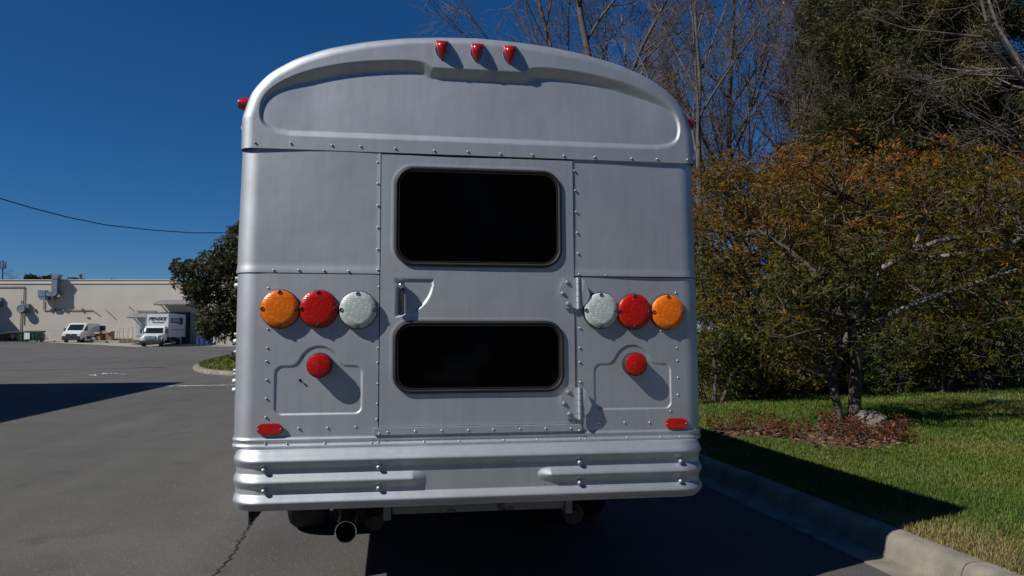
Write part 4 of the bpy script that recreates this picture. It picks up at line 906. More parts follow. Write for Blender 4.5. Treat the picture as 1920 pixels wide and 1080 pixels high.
mb = MB(); mb.box(-.62, .62, -.07, 0.0, .82, 1.25); gr = mb.build('grille', 'steel_grey', trk, bevel=.03)
for k in range(4): mb = MB(); mb.box(-.55, .55, -.10, -.06, .88 + k * .09, .92 + k * .09); mb.build('grille_bar', 'chrome', gr)
mb = MB(); mb.lathe([(.10, 0), (.08, .02)], 14, '-y', (0, -.09, 1.16)); mb.build('badge', 'dark_plastic', gr)
mb = MB(); mb.box(-1.12, 1.12, -.25, .15, .42, .74); mb.build('front_bumper', 'dark_plastic', trk, bevel=.04)
mb = MB(); mb.box(-.45, .45, .3, 9.0, .65, .95); mb.build('frame_rail', 'frame_black', trk)
mb = MB(); mb.box(.75, 1.2, 2.6, 3.9, .45, 1.0); mb.build('fuel_tank', 'frame_black', trk, bevel=.05)
wheels4(trk, (-.95, .95), (.75, 6.9), .46, .28)
def text(body_, par, x, y, z, size, mat, shear=0., off=0., rot=(math.pi / 2, 0, 0), name='lettering', space=1.):
    cu = bpy.data.curves.new(name, 'FONT'); cu.body = body_; cu.size = size; cu.shear = shear; cu.offset = off; cu.extrude = .004; cu.align_x = 'CENTER'; cu.align_y = 'CENTER'; cu.space_character = space
    tmp = bpy.data.objects.new('tmp', cu); COL.objects.link(tmp); bpy.context.view_layer.update()
    me = bpy.data.meshes.new_from_object(tmp.evaluated_get(bpy.context.evaluated_depsgraph_get())); bpy.data.objects.remove(tmp)
    me.materials.clear(); me.materials.append(M[mat]); return link(name, me, par, (x, y, z), rot)
text('PENSKE', box, 0, 2.135, 3.20, .52, 'text_black', .35, .022, space=1.08)
text('Truck Rental', box, .1, 2.135, 2.80, .25, 'text_black', .2, .006)
text('TRUCK RENTAL', box, 1.258, 5.0, 3.05, .42, 'paper', .3, .008, (math.pi / 2, 0, math.pi / 2))
# blue car half hidden behind the island tree
car = far_empty('parked_car', FX(452, 82), 82, 'blue parked car half hidden behind the dark evergreen tree', 'car', rz=.2)
pc = [(0, .3), (-.02, .6), (.15, .72), (1.1, .86), (1.75, 1.38), (2.1, 1.46), (3.1, 1.44), (3.8, 1.0), (4.3, .95), (4.4, .7), (4.4, .3)]
mb = MB(); rows = []
for s, k in ((-1, .9), (-.93, 1), (.93, 1), (1, .9)): rows.append([(s * .88 * (1 if z < .95 else .84), y, .3 + (z - .3) * k) for y, z in pc])
mb.grid(np.array(rows)); n = len(pc); mb.f += [list(range(n)), [3 * n + j for j in range(n)]]; mb.build('body', 'car_blue', car, smooth=30)
quad('windscreen', [(-.66, 1.16, .93), (.66, 1.16, .93), (.62, 1.72, 1.38), (-.62, 1.72, 1.38)], 'auto_glass', car, .02)
for s in (-1, 1): quad('side_window', [(s * .80, 1.4, .98), (s * .80, 3.4, .98), (s * .76, 3.0, 1.36), (s * .76, 1.85, 1.36)], 'auto_glass', car, .03)
wheels4(car, (-.8, .8), (.8, 3.5), .31, .2)
# --- mast, cable, off-frame building that throws the big shadow
t = far_empty('radio_mast', FX(1.5, 190), 190, 'thin cell mast with antenna panels rising behind the building', 'mast', z=-.1)
mb = MB(); mb.cyl((0, 0, 0), (0, 0, FZ(486, 190)), .28, .18, n=10); mb.build('mast_pole', 'galv', t, smooth=50)
for k in range(6):
    a = k * math.pi / 3; mb = MB(); mb.box(math.cos(a) * .65 - .12, math.cos(a) * .65 + .12, math.sin(a) * .65 - .12, math.sin(a) * .65 + .12, FZ(500, 190), FZ(488, 190)); mb.build('antenna_panel', 'galv_dark', t)
mb = MB(); mb.lathe([(.9, 0), (.9, .12)], 10, 'z', (0, 0, FZ(501, 190))); mb.build('antenna_ring', 'galv_dark', t)
pa, pb = DP(-160, 335, 34), DP(700, 405, 60)
t_ = np.linspace(0, 1, 60); Pc = np.array(pa)[None] * (1 - t_)[:, None] + np.array(pb)[None] * t_[:, None]
C0 = []
for px, py in ((0, 372), (60, 390), (130, 408), (200, 422), (280, 431), (360, 436.5), (447, 436.5), (540, 428), (640, 412)): C0.append(DP(px, py, 36 + 18 * (px / 640)))
C0 = [DP(-170, 305, 31)] + C0
mb = MB(); mb.tube(C0, .028, 6); cable = mb.build('power_cable', 'black_rubber', smooth=60); tag(cable, 'black overhead cable sagging across the blue sky', 'cable')
M['pole_wood'] = pmat('pole_wood', (.10, .075, .055), (.14, .11, .085), scale=4, rough=.9)
for k, (x, y, z) in enumerate((C0[0], C0[-1])):
    t = empty('utility_pole', (x, y, 0), -.3, ['wooden utility pole holding the near end of the cable', 'wooden utility pole holding the far end of the cable'][k], 'pole')
    mb = MB(); mb.cyl((0, 0, -.2), (0, 0, z + .4), .16, .12, n=12); mb.build('shaft', 'pole_wood', t, smooth=50)
    mb = MB(); mb.box(-.9, .9, -.06, .06, z - .06, z + .06); mb.build('crossarm', 'pole_wood', t)
nb_ = empty('neighbour_building', (-13.3, -20, 0), 0, 'low tan building along the left of the lot throwing a long shadow', 'building')
hb = 6.3
mb = MB(); mb.box(-18, 0, -30, 39.0, -.2, hb - .25); mb.build('wall', 'stucco', nb_)
mb = MB(); mb.box(-18.05, .05, -30.05, 39.05, hb - .25, hb); mb.build('parapet', 'coping', nb_)
mb = MB(); mb.box(-.0, .06, -6, -4.9, 0, 2.2); mb.build('service_door', 'door_grey', nb_)
# ================================================================== TREES AND PLANTS
prng = random.Random(11)
def grow(p, d, length, r, level, P, out, rr):
    """recursive bare branching; out gets (p0, p1, r0, r1, level)"""
    ns = P['seg'][level]; q = Vector(p); d = Vector(d).normalized(); pts = [(q.copy(), r)]
    tip = r * P['taper'][level]
    for i in range(ns):
        j = P['jit'][level]
        d = (d + Vector((rr.gauss(0, j), rr.gauss(0, j), rr.gauss(0, j) + P['up'][level]))).normalized()
        q2 = q + d * (length / ns); r2 = r + (tip - r) * (i + 1) / ns
        out.append((*q, *q2, pts[-1][1], r2)); q = q2; pts.append((q.copy(), r2))
    if level + 1 < len(P['seg']):
        nch = P['kids'][level]
        for c in range(nch):
            t = P['from'][level] + (1 - P['from'][level]) * (c + rr.random() * .8) / nch; x = t * ns; i = min(int(x), ns - 1)
            a, ra = pts[i]; b, rb = pts[i + 1]; pos = a.lerp(b, x - i); dd = (b - a).normalized()
            az_ = rr.uniform(0, 6.283); an = math.radians(rr.uniform(*P['ang'][level]))
            u1 = dd.orthogonal().normalized(); u2 = dd.cross(u1)
            nd = dd * math.cos(an) + (u1 * math.cos(az_) + u2 * math.sin(az_)) * math.sin(an)
            grow(pos, nd, length * P['ratio'][level] * rr.uniform(.65, 1.15) * (1.15 - .55 * t), max((ra + (rb - ra) * (x - i)) * P['thin'][level], P['rmin']), level + 1, P, out, rr)
BARE = dict(seg=[7, 6, 5, 4, 3], taper=[.30, .3, .35, .4, .5], jit=[.06, .10, .14, .18, .2], up=[.03, .07, .05, .03, .02], kids=[10, 8, 7, 5], **{'from': [.30, .18, .15, .15]}, ang=[(22, 42), (25, 50), (25, 55), (25, 60)], ratio=[.58, .52, .5, .5], thin=[.55, .55, .55, .6], rmin=.0068)
def bare_mesh(seed, H, r0, P, cut=.022):
    rr = random.Random(seed); out = []; grow((0, 0, -.1), (rr.gauss(0, .04), rr.gauss(0, .04), 1), H, r0, 0, P, out, rr)
    S = np.array(out); big = S[:, 6] > cut
    return S[big], S[~big]
def bare_tree(pos, S, bark, twig, label, group, rz=0, scale=1., name='bare_tree', meshes=None):
    t = empty(name, pos, rz, label, 'tree', group); t.scale = (scale,) * 3
    link('trunk', meshes[0], t); link('twigs_crown', meshes[1], t); return t
variants = []
for sd, H, r0, up in ((3, 13.5, .165, 0), (8, 14, .16, 0), (21, 12.5, .12, .02)):
    P = dict(BARE); P['up'] = [u_ + up for u_ in P['up']]
    a, b = bare_mesh(sd, H, r0, P); variants.append((seg_mesh('trunk', a, 'bark', 6), seg_mesh('twigs_crown', b, 'twig', 3)))
a, b = bare_mesh(33, 11.5, .12, {**BARE, 'up': [.05, .12, .10, .06, .03], 'kids': [14, 9, 7, 5], 'from': [.12, .12, .1, .1]}); variants.append((seg_mesh('trunk', a, 'bark', 6), seg_mesh('twigs_crown', b, 'pink_twig', 3)))
def at_px(px, dep):
    l_ = (px - 960) / F * dep; return frame2world(l_, dep)
for k, (px, dep, v, rz, sc, lab) in enumerate((
        (1160, 23.5, 0, .4, 1.0, 'bare tree with several thick stems rising behind the bus roof'),
        (1205, 24, 1, 2.2, 1.15, 'bare forking tree behind the curved right edge of the bus roof'),
        (1320, 20.5, 2, 1.1, .95, 'slim bare tree with a broken leaning stem beside the bus'),
        (1395, 25, 3, .2, 1.1, 'mauve twiggy bare tree between the bus and the cedar'),
        (1470, 28, 3, 2.6, 1.35, 'tall twiggy bare tree whose top shows beside the cedar'),
        (1345, 29, 3, 4.0, 1.0, 'fine twigged bare tree low behind the bronze shrubs'),
        (1430, 22, 3, 1.5, .82, 'small twiggy bare tree just behind the bronze shrubs'))):
    x, y = at_px(px, dep); z = float(lawn_z(x, y))
    bare_tree((x, y, z), None, None, None, lab, 'bare trees behind the lawn', rz, sc, meshes=variants[v])
# pale bare tree at the right whose boughs reach in front of the cedar
rr = random.Random(5); out = []
x0, y0 = at_px(2060, 10.5); z0 = float(lawn_z(x0, y0))
grow((0, 0, 0), (.03, 0, 1), 8.0, .13, 0, {**BARE, 'kids': [5, 5, 4, 3], 'from': [.45, .2, .2, .2], 'rmin': .004}, out, rr)
# boughs traced by where the photograph shows them
BOUGH = {**BARE, 'kids': [4, 4, 4, 2], 'jit': [.06, .1, .1, .12, .12], 'up': [0, 0, .02, .02, .02], 'rmin': .0035}
def bough(pts, r0, r1, dep):
    Q = [np.array(DP(a, b, dd)) - np.array([x0, y0, z0]) for (a, b), dd in zip(pts, dep)]
    for i in range(len(Q) - 1):
        n = 4
        for k in range(n):
            pa_, pb_ = Q[i] + (Q[i + 1] - Q[i]) * k / n, Q[i] + (Q[i + 1] - Q[i]) * (k + 1) / n; t0 = (i + k / n) / (len(Q) - 1); t1 = (i + (k + 1) / n) / (len(Q) - 1)
            out.append((*pa_, *pb_, r0 + (r1 - r0) * t0, r0 + (r1 - r0) * t1))
            d0 = Vector(pb_ - pa_).normalized()
            for s in range(1):
                nd = (d0 + Vector((rr.gauss(0, .35), rr.gauss(0, .3), rr.gauss(.02, .35)))).normalized()
                grow(pa_, nd, rr.uniform(.5, 1.3) * (1 - .4 * t0), max(.005, r0 * .3 * (1 - t0)), 2, BOUGH, out, rr)
bough([(2060, 210), (1920, 140), (1850, 40), (1830, -40)], .035, .012, [10.5, 10.2, 10, 10])
bough([(2060, 240), (1920, 155), (1840, 70), (1700, 55), (1640, 35)], .030, .006, [10.5, 10, 9.8, 9.7, 9.6])
bough([(2060, 130), (1910, 145), (1820, 140), (1740, 158), (1690, 140)], .022, .005, [10.5, 10.2, 10, 9.9, 9.8])
bough([(2060, 260), (1930, 295), (1900, 260), (1820, 215), (1760, 180), (1690, 165)], .028, .005, [10.5, 10.3, 10.2, 10, 10, 9.8])
bough([(2060, 270), (1930, 330), (1860, 250), (1800, 275), (1740, 260)], .022, .005, [10.5, 10.3, 10.2, 10, 10])
S = np.array(out); big = S[:, 6] > .016
t = empty('bare_tree', (x0, y0, z0), 0, 'pale bare tree reaching its boughs in front of the cedar', 'tree', 'bare trees behind the lawn')
link('trunk', seg_mesh('trunk', S[big], 'bark', 6), t); link('twigs_crown', seg_mesh('twigs_crown', S[~big], 'twig', 3), t)

# --- leafy crowns: clumps of leaf rosettes with gaps between
def rosettes(C, O, K, L, W, spread=(.85, 1.45)):
    n = len(C); O = unit(O); a, b = perp(O)
    k = np.arange(K)[None, :] / K * 2 * np.pi + rng.uniform(0, 6.28, (n, 1)) + rng.normal(0, .25, (n, K)); th = rng.uniform(*spread, (n, K))
    D = O[:, None] * np.cos(th)[..., None] + (a[:, None] * np.cos(k)[..., None] + b[:, None] * np.sin(k)[..., None]) * np.sin(th)[..., None]
    P = np.repeat(C[:, None], K, 1) + D * .01
    return P.reshape(-1, 3), D.reshape(-1, 3), rng.uniform(L * .6, L * 1.2, n * K), rng.uniform(W * .7, W * 1.2, n * K)
def shell_points(cen, rad, n, inner=.55):
    v = unit(rng.normal(0, 1, (n, 3))); r = rng.uniform(inner, 1, (n, 1)) ** .6
    return cen + v * r * rad, v
def limb_tree(name, pos, trunks, clumps, crown, label, group, bark='dark_bark', leaf='bronze_leaf', K=8, L=.092, W=.021, per=45, tintf=None, cat='tree', limb_r=.03, pale=()):
    """trunks: polylines (points, r0, r1); clumps: (centre, radii) world; limbs join every clump to a trunk"""
    pos = np.array(pos); t = empty(name, tuple(pos), 0, label, cat, group)
    S = []
    tp = []
    for pts, r0, r1 in trunks:
        Q = np.array(pts) - pos; n = len(Q)
        for i in range(n - 1):
            for k in range(3):
                f0, f1 = (i + k / 3) / (n - 1), (i + (k + 1) / 3) / (n - 1)
                S.append((*(Q[i] + (Q[i + 1] - Q[i]) * k / 3), *(Q[i] + (Q[i + 1] - Q[i]) * (k + 1) / 3 * 1.002), r0 + (r1 - r0) * f0, r0 + (r1 - r0) * f1))
                if f0 > .3: tp.append((Q[i] + (Q[i + 1] - Q[i]) * k / 3, r0 + (r1 - r0) * f0))
    link('trunk', seg_mesh('trunk', S, bark, 8), t)
    for pts, r0, r1 in pale:
        Q = np.array(pts) - pos; n = len(Q); Z = []
        for i in range(n - 1):
            Z.append((*Q[i], *(Q[i] + (Q[i + 1] - Q[i]) * 1.01), r0 + (r1 - r0) * i / (n - 1), r0 + (r1 - r0) * (i + 1) / (n - 1))); tp.append((Q[i + 1], r1))
        link('limb', seg_mesh('limb', Z, 'pale_bark', 8), t)
    S = []; Pn = np.array([p for p, _ in tp])
    AP, AD, AL, AW, AT = [], [], [], [], []
    for cen, rad in clumps:
        c = np.array(cen) - pos; rad = np.array(rad)
        j = int(np.argmin(np.linalg.norm(Pn - c, axis=1) + 1.2 * np.maximum(Pn[:, 2] - c[2], 0))); p0, r0 = tp[j]
        prev = p0; mid = rng.normal(0, .12, 3) * np.linalg.norm(c - p0)
        for k in range(1, 6):
            f = k / 5; q = p0 + (c - p0) * f + mid * math.sin(f * math.pi); rr_ = min(r0 * .6, limb_r)
            S.append((*prev, *q, rr_ * (1 - .75 * (k - 1) / 5), rr_ * (1 - .75 * k / 5))); prev = q
        for k in range(4):
            v = unit(rng.normal(0, 1, 3)); S.append((*c, *(c + v * rad * .9), limb_r * .16, .003))
        n = max(6, int(per * (np.prod(rad) ** (2 / 3)) / .25)); C, v = shell_points(c, rad, n)
        O = v + np.array([0, 0, .5]) + rng.normal(0, .35, (n, 3))
        P_, D_, L_, W_ = rosettes(C, O, K, L, W); tn = tintf(C + pos, v) if tintf else np.full(n, .4)
        AP.append(P_); AD.append(D_); AL.append(L_); AW.append(W_); AT.append(np.repeat(np.clip(tn + rng.normal(0, .10, n), 0, 1), K) + rng.normal(0, .07, n * K))
    tag(link('limbs', seg_mesh('limbs', S, bark, 5), t), kind='stuff')
    leaves(crown, np.concatenate(AP), np.concatenate(AD), np.concatenate(AL), np.concatenate(AW), leaf, np.clip(np.concatenate(AT), 0, 1), t)
    return t
def clumps_px(box, dep, n, size, hole=None, seed=0):
    """clump centres spread over a photo region, at real depths dep=(d0,d1)"""
    r_ = np.random.default_rng(seed); out = []
    tries = 0
    while len(out) < n and tries < 9999:
        tries += 1
        px, py = r_.uniform(box[0], box[1]), r_.uniform(box[2], box[3])
        if hole and hole(px, py): continue
        d = r_.uniform(*dep); p = DP(px, py, d); s = r_.uniform(*size); out.append((p, (s * r_.uniform(.9, 1.3), s * r_.uniform(.9, 1.3), s * r_.uniform(.6, .9))))
    return out
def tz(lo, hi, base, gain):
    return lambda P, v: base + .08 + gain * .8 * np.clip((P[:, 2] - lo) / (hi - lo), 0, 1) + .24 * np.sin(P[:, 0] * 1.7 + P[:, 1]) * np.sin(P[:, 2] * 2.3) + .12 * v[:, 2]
# main bronze tree on the lawn, two stems
xb, yb = GP(1600, 786, .31); zb_ = float(lawn_z(xb, yb)); _, dep = w2frame(xb, yb); dep = float(dep)
T1 = [([(xb, yb, zb_ - .1), DP(1603, 740, dep), DP(1606, 690, dep), DP(1600, 640, dep), DP(1592, 600, dep), DP(1600, 520, dep + .2), DP(1590, 430, dep + .3), DP(1570, 340, dep + .4)], .095, .025),
      ([(xb - .22, yb - .05, zb_ - .1), DP(1568, 752, dep - .1), DP(1558, 712, dep), DP(1574, 668, dep), DP(1592, 625, dep)], .06, .05),
      ([DP(1595, 600, dep), DP(1540, 520, dep + .3), DP(1480, 470, dep + .6), DP(1420, 430, dep + .8)], .06, .02)]
PALE = [
      ([DP(1602, 650, dep), DP(1650, 600, dep - .1), DP(1735, 562, dep - .2), DP(1800, 540, dep - .4), DP(1860, 520, dep - .5), DP(1925, 500, dep - .6)], .055, .022),
      ([DP(1596, 610, dep), DP(1650, 505, dep - .2), DP(1715, 470, dep - .4), DP(1765, 450, dep - .5), DP(1805, 446, dep - .6)], .052, .022),
      ([DP(1700, 492, dep - .3), DP(1760, 482, dep - .5), DP(1830, 472, dep - .6), DP(1890, 462, dep - .7), DP(1922, 440, dep - .7)], .036, .022),
      ([DP(1712, 472, dep - .4), DP(1725, 440, dep - .4), DP(1735, 425, dep - .4)], .036, .015)]
def h1(px, py):
    if 1640 < px and py > 500 + (1900 - px) * .25 and py < 590: return True
    if py > 620 and px > 1640: return True
    top = np.interp(px, [1400, 1470, 1515, 1550, 1585, 1620, 1680, 1740, 1800, 1860, 1930], [380, 300, 255, 275, 205, 270, 245, 275, 250, 290, 265])
    if py < top: return True
    return 1560 < px < 1640 and py > 640
cl = clumps_px((1400, 1930, 215, 640), (dep - 1.1, dep + 1.4), 140, (.18, .38), h1, 1) + clumps_px((1455, 1600, 490, 700), (dep - .9, dep + .8), 26, (.2, .34), h1, 2)
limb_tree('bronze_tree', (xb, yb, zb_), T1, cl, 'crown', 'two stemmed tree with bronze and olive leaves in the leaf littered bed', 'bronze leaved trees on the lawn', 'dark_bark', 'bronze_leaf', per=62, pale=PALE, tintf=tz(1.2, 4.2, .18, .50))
for k, (px, py, dd, box, sd, lab) in enumerate(((1395, 742, 15, (1300, 1520, 300, 735), 4, 'bushy bronze green tree close beside the bus'),
                                              (1850, 700, 15.5, (1680, 1960, 300, 690), 5, 'olive bronze tree behind the pale limbs of the two stemmed tree'),
                                              (1700, 705, 16.5, (1500, 1800, 260, 690), 6, 'dense bronze tree directly behind the two stemmed tree'),
                                              (1420, 730, 19.0, (1285, 1540, 360, 720), 7, 'dull olive tree set back behind the bushy one by the bus'))):
    x, y = at_px(px, dd); z = float(lawn_z(x, y))
    tops = {4: ([1300, 1350, 1420, 1470, 1520], [345, 305, 330, 280, 320]), 5: ([1680, 1740, 1800, 1960], [350, 300, 320, 310]), 6: ([1500, 1560, 1640, 1800], [300, 270, 290, 300]), 7: ([1285, 1400, 1540], [390, 400, 360])}[sd]
    hl = (lambda tp_: (lambda a, b: b < np.interp(a, *tp_)))(tops)
    if sd == 4: hl = (lambda a, b: b < np.interp(a, *tops) or (1330 < a < 1440 and 425 < b < 470))
    cl = clumps_px(box, (dd - 1.3, dd + 1.8), {4: 260, 5: 140, 6: 140, 7: 150}[sd], (.22, .46), hl, sd)
    tr = [([(x, y, z - .1), DP(px + 8, 600, dd), DP(px, 500, dd), DP(px + 15, 380, dd)], .10, .03), ([(x + .15, y, z - .1), DP(px + 45, 640, dd), DP(px + 70, 540, dd), DP(px + 90, 430, dd)], .07, .02), ([(x - .15, y, z - .1), DP(px - 35, 640, dd), DP(px - 60, 560, dd)], .06, .02)]
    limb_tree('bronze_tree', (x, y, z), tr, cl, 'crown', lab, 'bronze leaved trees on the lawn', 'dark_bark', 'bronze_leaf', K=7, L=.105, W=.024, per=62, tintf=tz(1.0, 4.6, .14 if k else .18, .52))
# low green shrubs along the back of the lawn
for k, (px, dd, h_, w_, lab) in enumerate(((1335, 13.6, 1.3, .9, 'low dark green shrub hard by the bus corner'), (1440, 14.5, 1.5, 1.0, 'low dark green shrub left of the two stemmed tree'), (1530, 15.5, 1.5, 1.0, 'rounded dark shrub seen past the thin stem'),
                                        (1680, 15.0, 1.7, 1.1, 'yellow green shrub right of the thick stem'), (1760, 15.3, 1.9, 1.2, 'bright olive shrub in the middle of the back hedge'), (1850, 15.6, 1.9, 1.2, 'olive shrub near the hedge end'), (1940, 15.0, 2.1, 1.3, 'large olive shrub at the hedge end'))):
    x, y = at_px(px, dd); z = float(lawn_z(x, y)); r2 = np.random.default_rng(100 + k)
    cl = [((x + r2.uniform(-w_, w_), y + r2.uniform(-.5, .6), z + .15 + h_ * r2.uniform(0, 1) ** .8), (.34, .34, .28)) for _ in range(26)]
    tr = [([(x, y, z - .1), (x + .05, y, z + .5), (x + .02, y + .1, z + h_ * .9)], .05, .015), ([(x - .1, y, z - .1), (x - .25, y, z + .4), (x - .5, y, z + h_ * .7)], .04, .012), ([(x + .1, y, z - .1), (x + .3, y, z + .4), (x + .55, y, z + h_ * .7)], .04, .012)]
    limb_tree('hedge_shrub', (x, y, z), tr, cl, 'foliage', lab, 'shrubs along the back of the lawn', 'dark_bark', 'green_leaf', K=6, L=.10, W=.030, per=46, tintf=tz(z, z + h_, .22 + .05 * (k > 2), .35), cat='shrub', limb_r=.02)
# --- cedars: drooping sprays on tiers of boughs
def cedar(px, dd, H, R0, label, n_b, seed, zlow=1.2):
    x, y = at_px(px, dd); z = float(lawn_z(x, y)); t = empty('cedar_tree', (x, y, z), 0, label, 'tree', 'dark cedars behind the lawn'); r2 = np.random.default_rng(seed)
    S = [(0, 0, -.1, .05, 0, H * .5, .26, .16), (.05, 0, H * .5, 0, 0, H, .16, .02)]; link('trunk', seg_mesh('trunk', S, 'dark_bark', 8), t)
    S = []; AP, AD, AT = [], [], []
    for i in range(n_b):
        h = zlow + (H - zlow) * (i + r2.random()) / n_b; f = (h - zlow) / (H - zlow); L = R0 * (1 - f) ** .6 * r2.uniform(.7, 1.1) * (1 if f > .08 else .8); a = r2.uniform(0, 6.283)
        d = np.array([math.cos(a), math.sin(a), .15]); e = np.array([0, 0, h]) + d * L; e[2] -= .10 * L
        S.append((0, 0, h, *e, .045 * (1 - .7 * f), .008))
        m = int(38 * L + 16); s = r2.uniform(.06, 1.05, m) ** .7; bw = .5 * L * .42 * np.sin(np.clip(s, 0, 1) * 2.6 + .25)
        side = np.array([-math.sin(a), math.cos(a), 0]); Q = np.array([0, 0, h])[None] + (e - np.array([0, 0, h]))[None] * s[:, None] + side[None] * (r2.normal(0, .6, m) * bw)[:, None]; Q[:, 2] += r2.normal(0, .14, m)
        for c in Q:
            k = 15; AP.append(c + r2.normal(0, .10, (k, 3))); AD.append(d[None] * .8 + r2.normal(0, .6, (k, 3)) + np.array([0, 0, -.15])); AT.append(np.full(k, np.clip(.42 + .2 * math.sin(a * 3 + h) + r2.normal(0, .16), 0, 1)))
    tag(link('boughs', seg_mesh('boughs', S, 'dark_bark', 5), t), kind='stuff'); P_ = np.concatenate(AP); n = len(P_)
    leaves('crown', P_, np.concatenate(AD), r2.uniform(.08, .2, n), r2.uniform(.014, .030, n), 'cedar_leaf', np.clip(np.concatenate(AT) + r2.normal(0, .1, n), 0, 1), t); return t
c0 = cedar(1660, 19.5, 15.5, 2.9, 'tall dark cedar with brownish foliage behind the bronze trees', 205, 1)
cedar(1800, 18.2, 14.0, 2.8, 'broad green cedar behind the pale bare boughs', 190, 2)
cedar(1735, 22.0, 18.0, 3.6, 'largest dark cedar standing between the brownish and the green one', 170, 6)
cedar(1960, 20.0, 15.0, 3.0, 'shadowy cedar at the end of the tree line', 130, 3)
cedar(1575, 24.0, 14.5, 2.8, 'slender cedar set back behind the tall dark one', 100, 4)
for k, (x, y) in enumerate(((-5, -24), (0, -21), (5, -23), (10, -20), (15, -22))):  # unseen cedars, added behind the camera to darken reflections in windows and silver panels
    c = copy_tree(c0); c.location = (x, y, .1); c.rotation_euler = (0, 0, k * 1.3); c['group'] = 'unseen cedars added behind the camera'; c['label'] = 'unseen cedar added behind the camera to darken reflections in the bus tail'
for k, (x, y) in enumerate(((25, 14), (29, 9), (24, 3), (28, -3), (14, 34), (17, 44), (13, 55))):
    c = copy_tree(c0); c.location = (x, y, float(lawn_z(x, y))); c.rotation_euler = (0, 0, 2 + k * 1.7); c.scale = (.9 + .06 * (k % 3),) * 3; c['group'] = 'cedars further along the verge'; c['label'] = 'dark cedar in the woodland further along the verge'
b0 = [o for o in COL.objects if o.get('label', '').startswith('tall twiggy bare tree')][0]
for k, (x, y) in enumerate(((9, 32), (11, 40), (8.5, 50), (11, 62), (23, 7), (22, -1))):
    c = copy_tree(b0); c.location = (x, y, float(lawn_z(x, y))); c.rotation_euler = (0, 0, k * 1.1); c.scale = (1.0 + .08 * (k % 3),) * 3; c['group'] = 'bare trees further along the verge'; c['label'] = 'twiggy bare tree in the woodland further along the verge'
# --- dark evergreen by the island and tops beyond the roof
x, y = at_px(462, 40); r2 = np.random.default_rng(9)
cl = []
def hi(px, py):
    lft = np.interp(py, [435, 455, 490, 500, 515, 540, 580, 620, 640], [446, 424, 388, 328, 334, 366, 376, 382, 402])
    return px < lft
cl = clumps_px((318, 600, 432, 628), (38.3, 42), 210, (.35, .75), hi, 12)
limb_tree('evergreen_tree', (x, y, .35), [([(x, y, .1), DP(464, 640, 40), DP(460, 580, 40), DP(455, 520, 40), DP(458, 465, 40)], .22, .05), ([DP(464, 640, 40), DP(430, 570, 39.7), DP(395, 530, 39.5), DP(350, 505, 39.5), DP(325, 500, 39.5)], .12, .02), ([DP(464, 640, 40), DP(500, 570, 40), DP(540, 500, 40)], .14, .03)],
          cl, 'crown', 'dark evergreen tree on the kerbed island beside the bus', None, 'dark_bark', 'oak_leaf', K=6, L=.22, W=.09, per=30, tintf=lambda P, v: .38 + .22 * np.sin(P[:, 0] * 1.3) * np.sin(P[:, 2] * 1.9) + .1 * v[:, 2], limb_r=.05)
for k, (px, py, w_, lf, lab) in enumerate(((22, 515, 17, 'twig', 'bare grey tree top showing over the roof by the mast'), (58, 517, 10, 'leaf', 'dark rounded tree top above the parapet'), (45, 520, 8, 'twig', 'small bare tree top above the parapet'), (88, 518, 9, 'leaf', 'dark tree top just left of the roof duct'))):
    dd = 150; x, y = at_px(px, dd); topz = FZ(py, dd); 
    if lf == 'twig':
        bare_tree((x, y, -.1), None, None, None, lab, 'trees behind the building', k, topz / 15.0, meshes=variants[k % 3])
    else:
        R_ = w_ / F * dd; r3 = np.random.default_rng(k); cl = [((x + r3.uniform(-R_, R_) * .8, y + r3.uniform(-R_, R_) * .8, topz - R_ * .8 + r3.uniform(-.6, .7) * R_), (.6, .6, .5)) for _ in range(34)]
        limb_tree('distant_tree', (x, y, -.1), [([(x, y, -.2), (x, y, topz * .5), (x, y, topz - R_ * .5)], .2, .05)], cl, 'crown', lab, 'trees behind the building', 'dark_bark', 'oak_leaf', K=4, L=.4, W=.25, per=10)
# --- the bed: mulch, litter, rock, small rusty shrubs
mb = MB(); Bz = np.array([(px_, py_, float(lawn_z(px_, py_)) + .012) for px_, py_ in BEDP]); cb = Bz.mean(0); nB = len(Bz)
mb.add(np.r_[Bz, Bz * .5 + cb * .5 + [0, 0, .03], [cb + [0, 0, .04]]], [[i, (i + 1) % nB, nB + (i + 1) % nB, nB + i] for i in range(nB)] + [[nB + i, nB + (i + 1) % nB, 2 * nB] for i in range(nB)])
tag(mb.build('planting_bed', 'mulch', smooth=60), kind='structure')
n = 5500; X = rng.uniform(BEDP[:, 0].min() - .6, BEDP[:, 0].max() + .8, n); Y = rng.uniform(BEDP[:, 1].min() - .6, BEDP[:, 1].max() + .6, n); sd = inpoly_sdf(X, Y, BEDP)
k = (sd > 0) | (rng.random(n) < .08 * np.exp(sd * 2.)); X, Y = X[k], Y[k]; n = len(X)
P = np.c_[X, Y, lawn_z(X, Y) + .03 + rng.uniform(0, .03, n)]; D = rng.normal(0, 1, (n, 3)) * [1, 1, .25]
tag(leaves('leaf_litter', P, D, rng.uniform(.04, .09, n), rng.uniform(.02, .04, n), 'litter', rng.random(n)), 'brown fallen leaves scattered over the planting bed', 'leaf litter', kind='stuff')
n = 260; X = rng.uniform(KERB_X, 13, n); Y = rng.uniform(0, 14, n); P = np.c_[X, Y, lawn_z(X, Y) + .05]
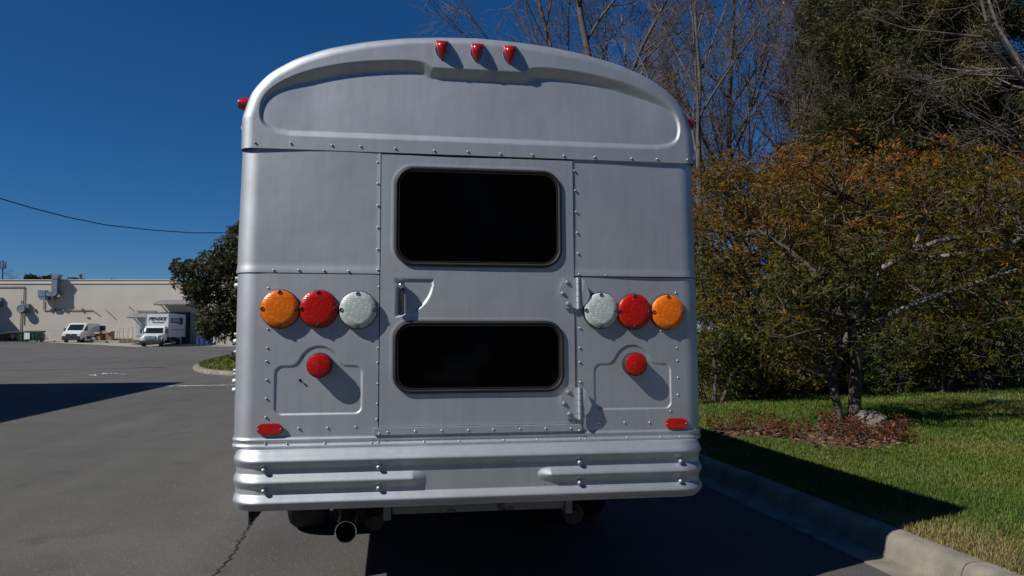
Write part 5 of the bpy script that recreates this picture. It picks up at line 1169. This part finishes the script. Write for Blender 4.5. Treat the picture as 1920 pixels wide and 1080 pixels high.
tag(leaves('lawn_leaf_litter', P, rng.normal(0, 1, (n, 3)) * [1, 1, .3], rng.uniform(.025, .05, n), rng.uniform(.012, .025, n), 'litter', rng.random(n)), 'odd brown leaves dropped on the lawn', 'leaf litter', kind='stuff')
x, y = GP(1630, 786, .33); z = float(lawn_z(x, y)); mb = MB(); r2 = np.random.default_rng(3)
an = np.linspace(0, 2 * np.pi, 16, endpoint=False); rows = []
for zz, r_ in ((-.05, .20), (.05, .22), (.14, .20), (.21, .13), (.24, .04)): rows.append(np.c_[np.cos(an) * r_ * (1 + r2.normal(0, .09, 16)), np.sin(an) * r_ * (1 + r2.normal(0, .09, 16)), np.full(16, zz) + r2.normal(0, .012, 16)])
V = np.concatenate(rows); mb.add(V, [[i * 16 + j, i * 16 + (j + 1) % 16, (i + 1) * 16 + (j + 1) % 16, (i + 1) * 16 + j] for i in range(4) for j in range(16)] + [[64 + j for j in range(16)]])
tag(mb.build('rock', 'rock', smooth=35, loc=(x, y, z)), 'pale rounded rock at the foot of the two stemmed tree', 'rock')
for k, (px, py, lab) in enumerate(((1365, 793, 'rusty little shrub in the bed by the bus'), (1420, 797, 'rusty little shrub on the narrow strip of bed'), (1462, 803, 'small rusty shrub at the bed edge'), (1540, 800, 'rusty little shrub below the thin stem'), (1575, 806, 'low rusty shrub in front of the stems'), (1610, 812, 'spreading rusty shrub in front of the thick stem'), (1655, 806, 'rusty shrub beside the rock'), (1680, 812, 'rusty shrub at the tip of the bed'))):
    x, y = GP(px, py, .30); z = float(lawn_z(x, y)); r2 = np.random.default_rng(50 + k)
    cl = [((x + r2.uniform(-.2, .2), y + r2.uniform(-.2, .2), z + r2.uniform(.06, .24)), (.10, .10, .08)) for _ in range(7)]
    limb_tree('rusty_shrub', (x, y, z), [([(x, y, z - .03), (x + .02, y, z + .12), (x, y, z + .25)], .012, .005)], cl, 'foliage', lab, 'small rusty shrubs in the bed', 'dark_bark', 'red_leaf', K=5, L=.05, W=.018, per=300, tintf=lambda P, v: .5 + 0 * P[:, 0], cat='shrub', limb_r=.006)
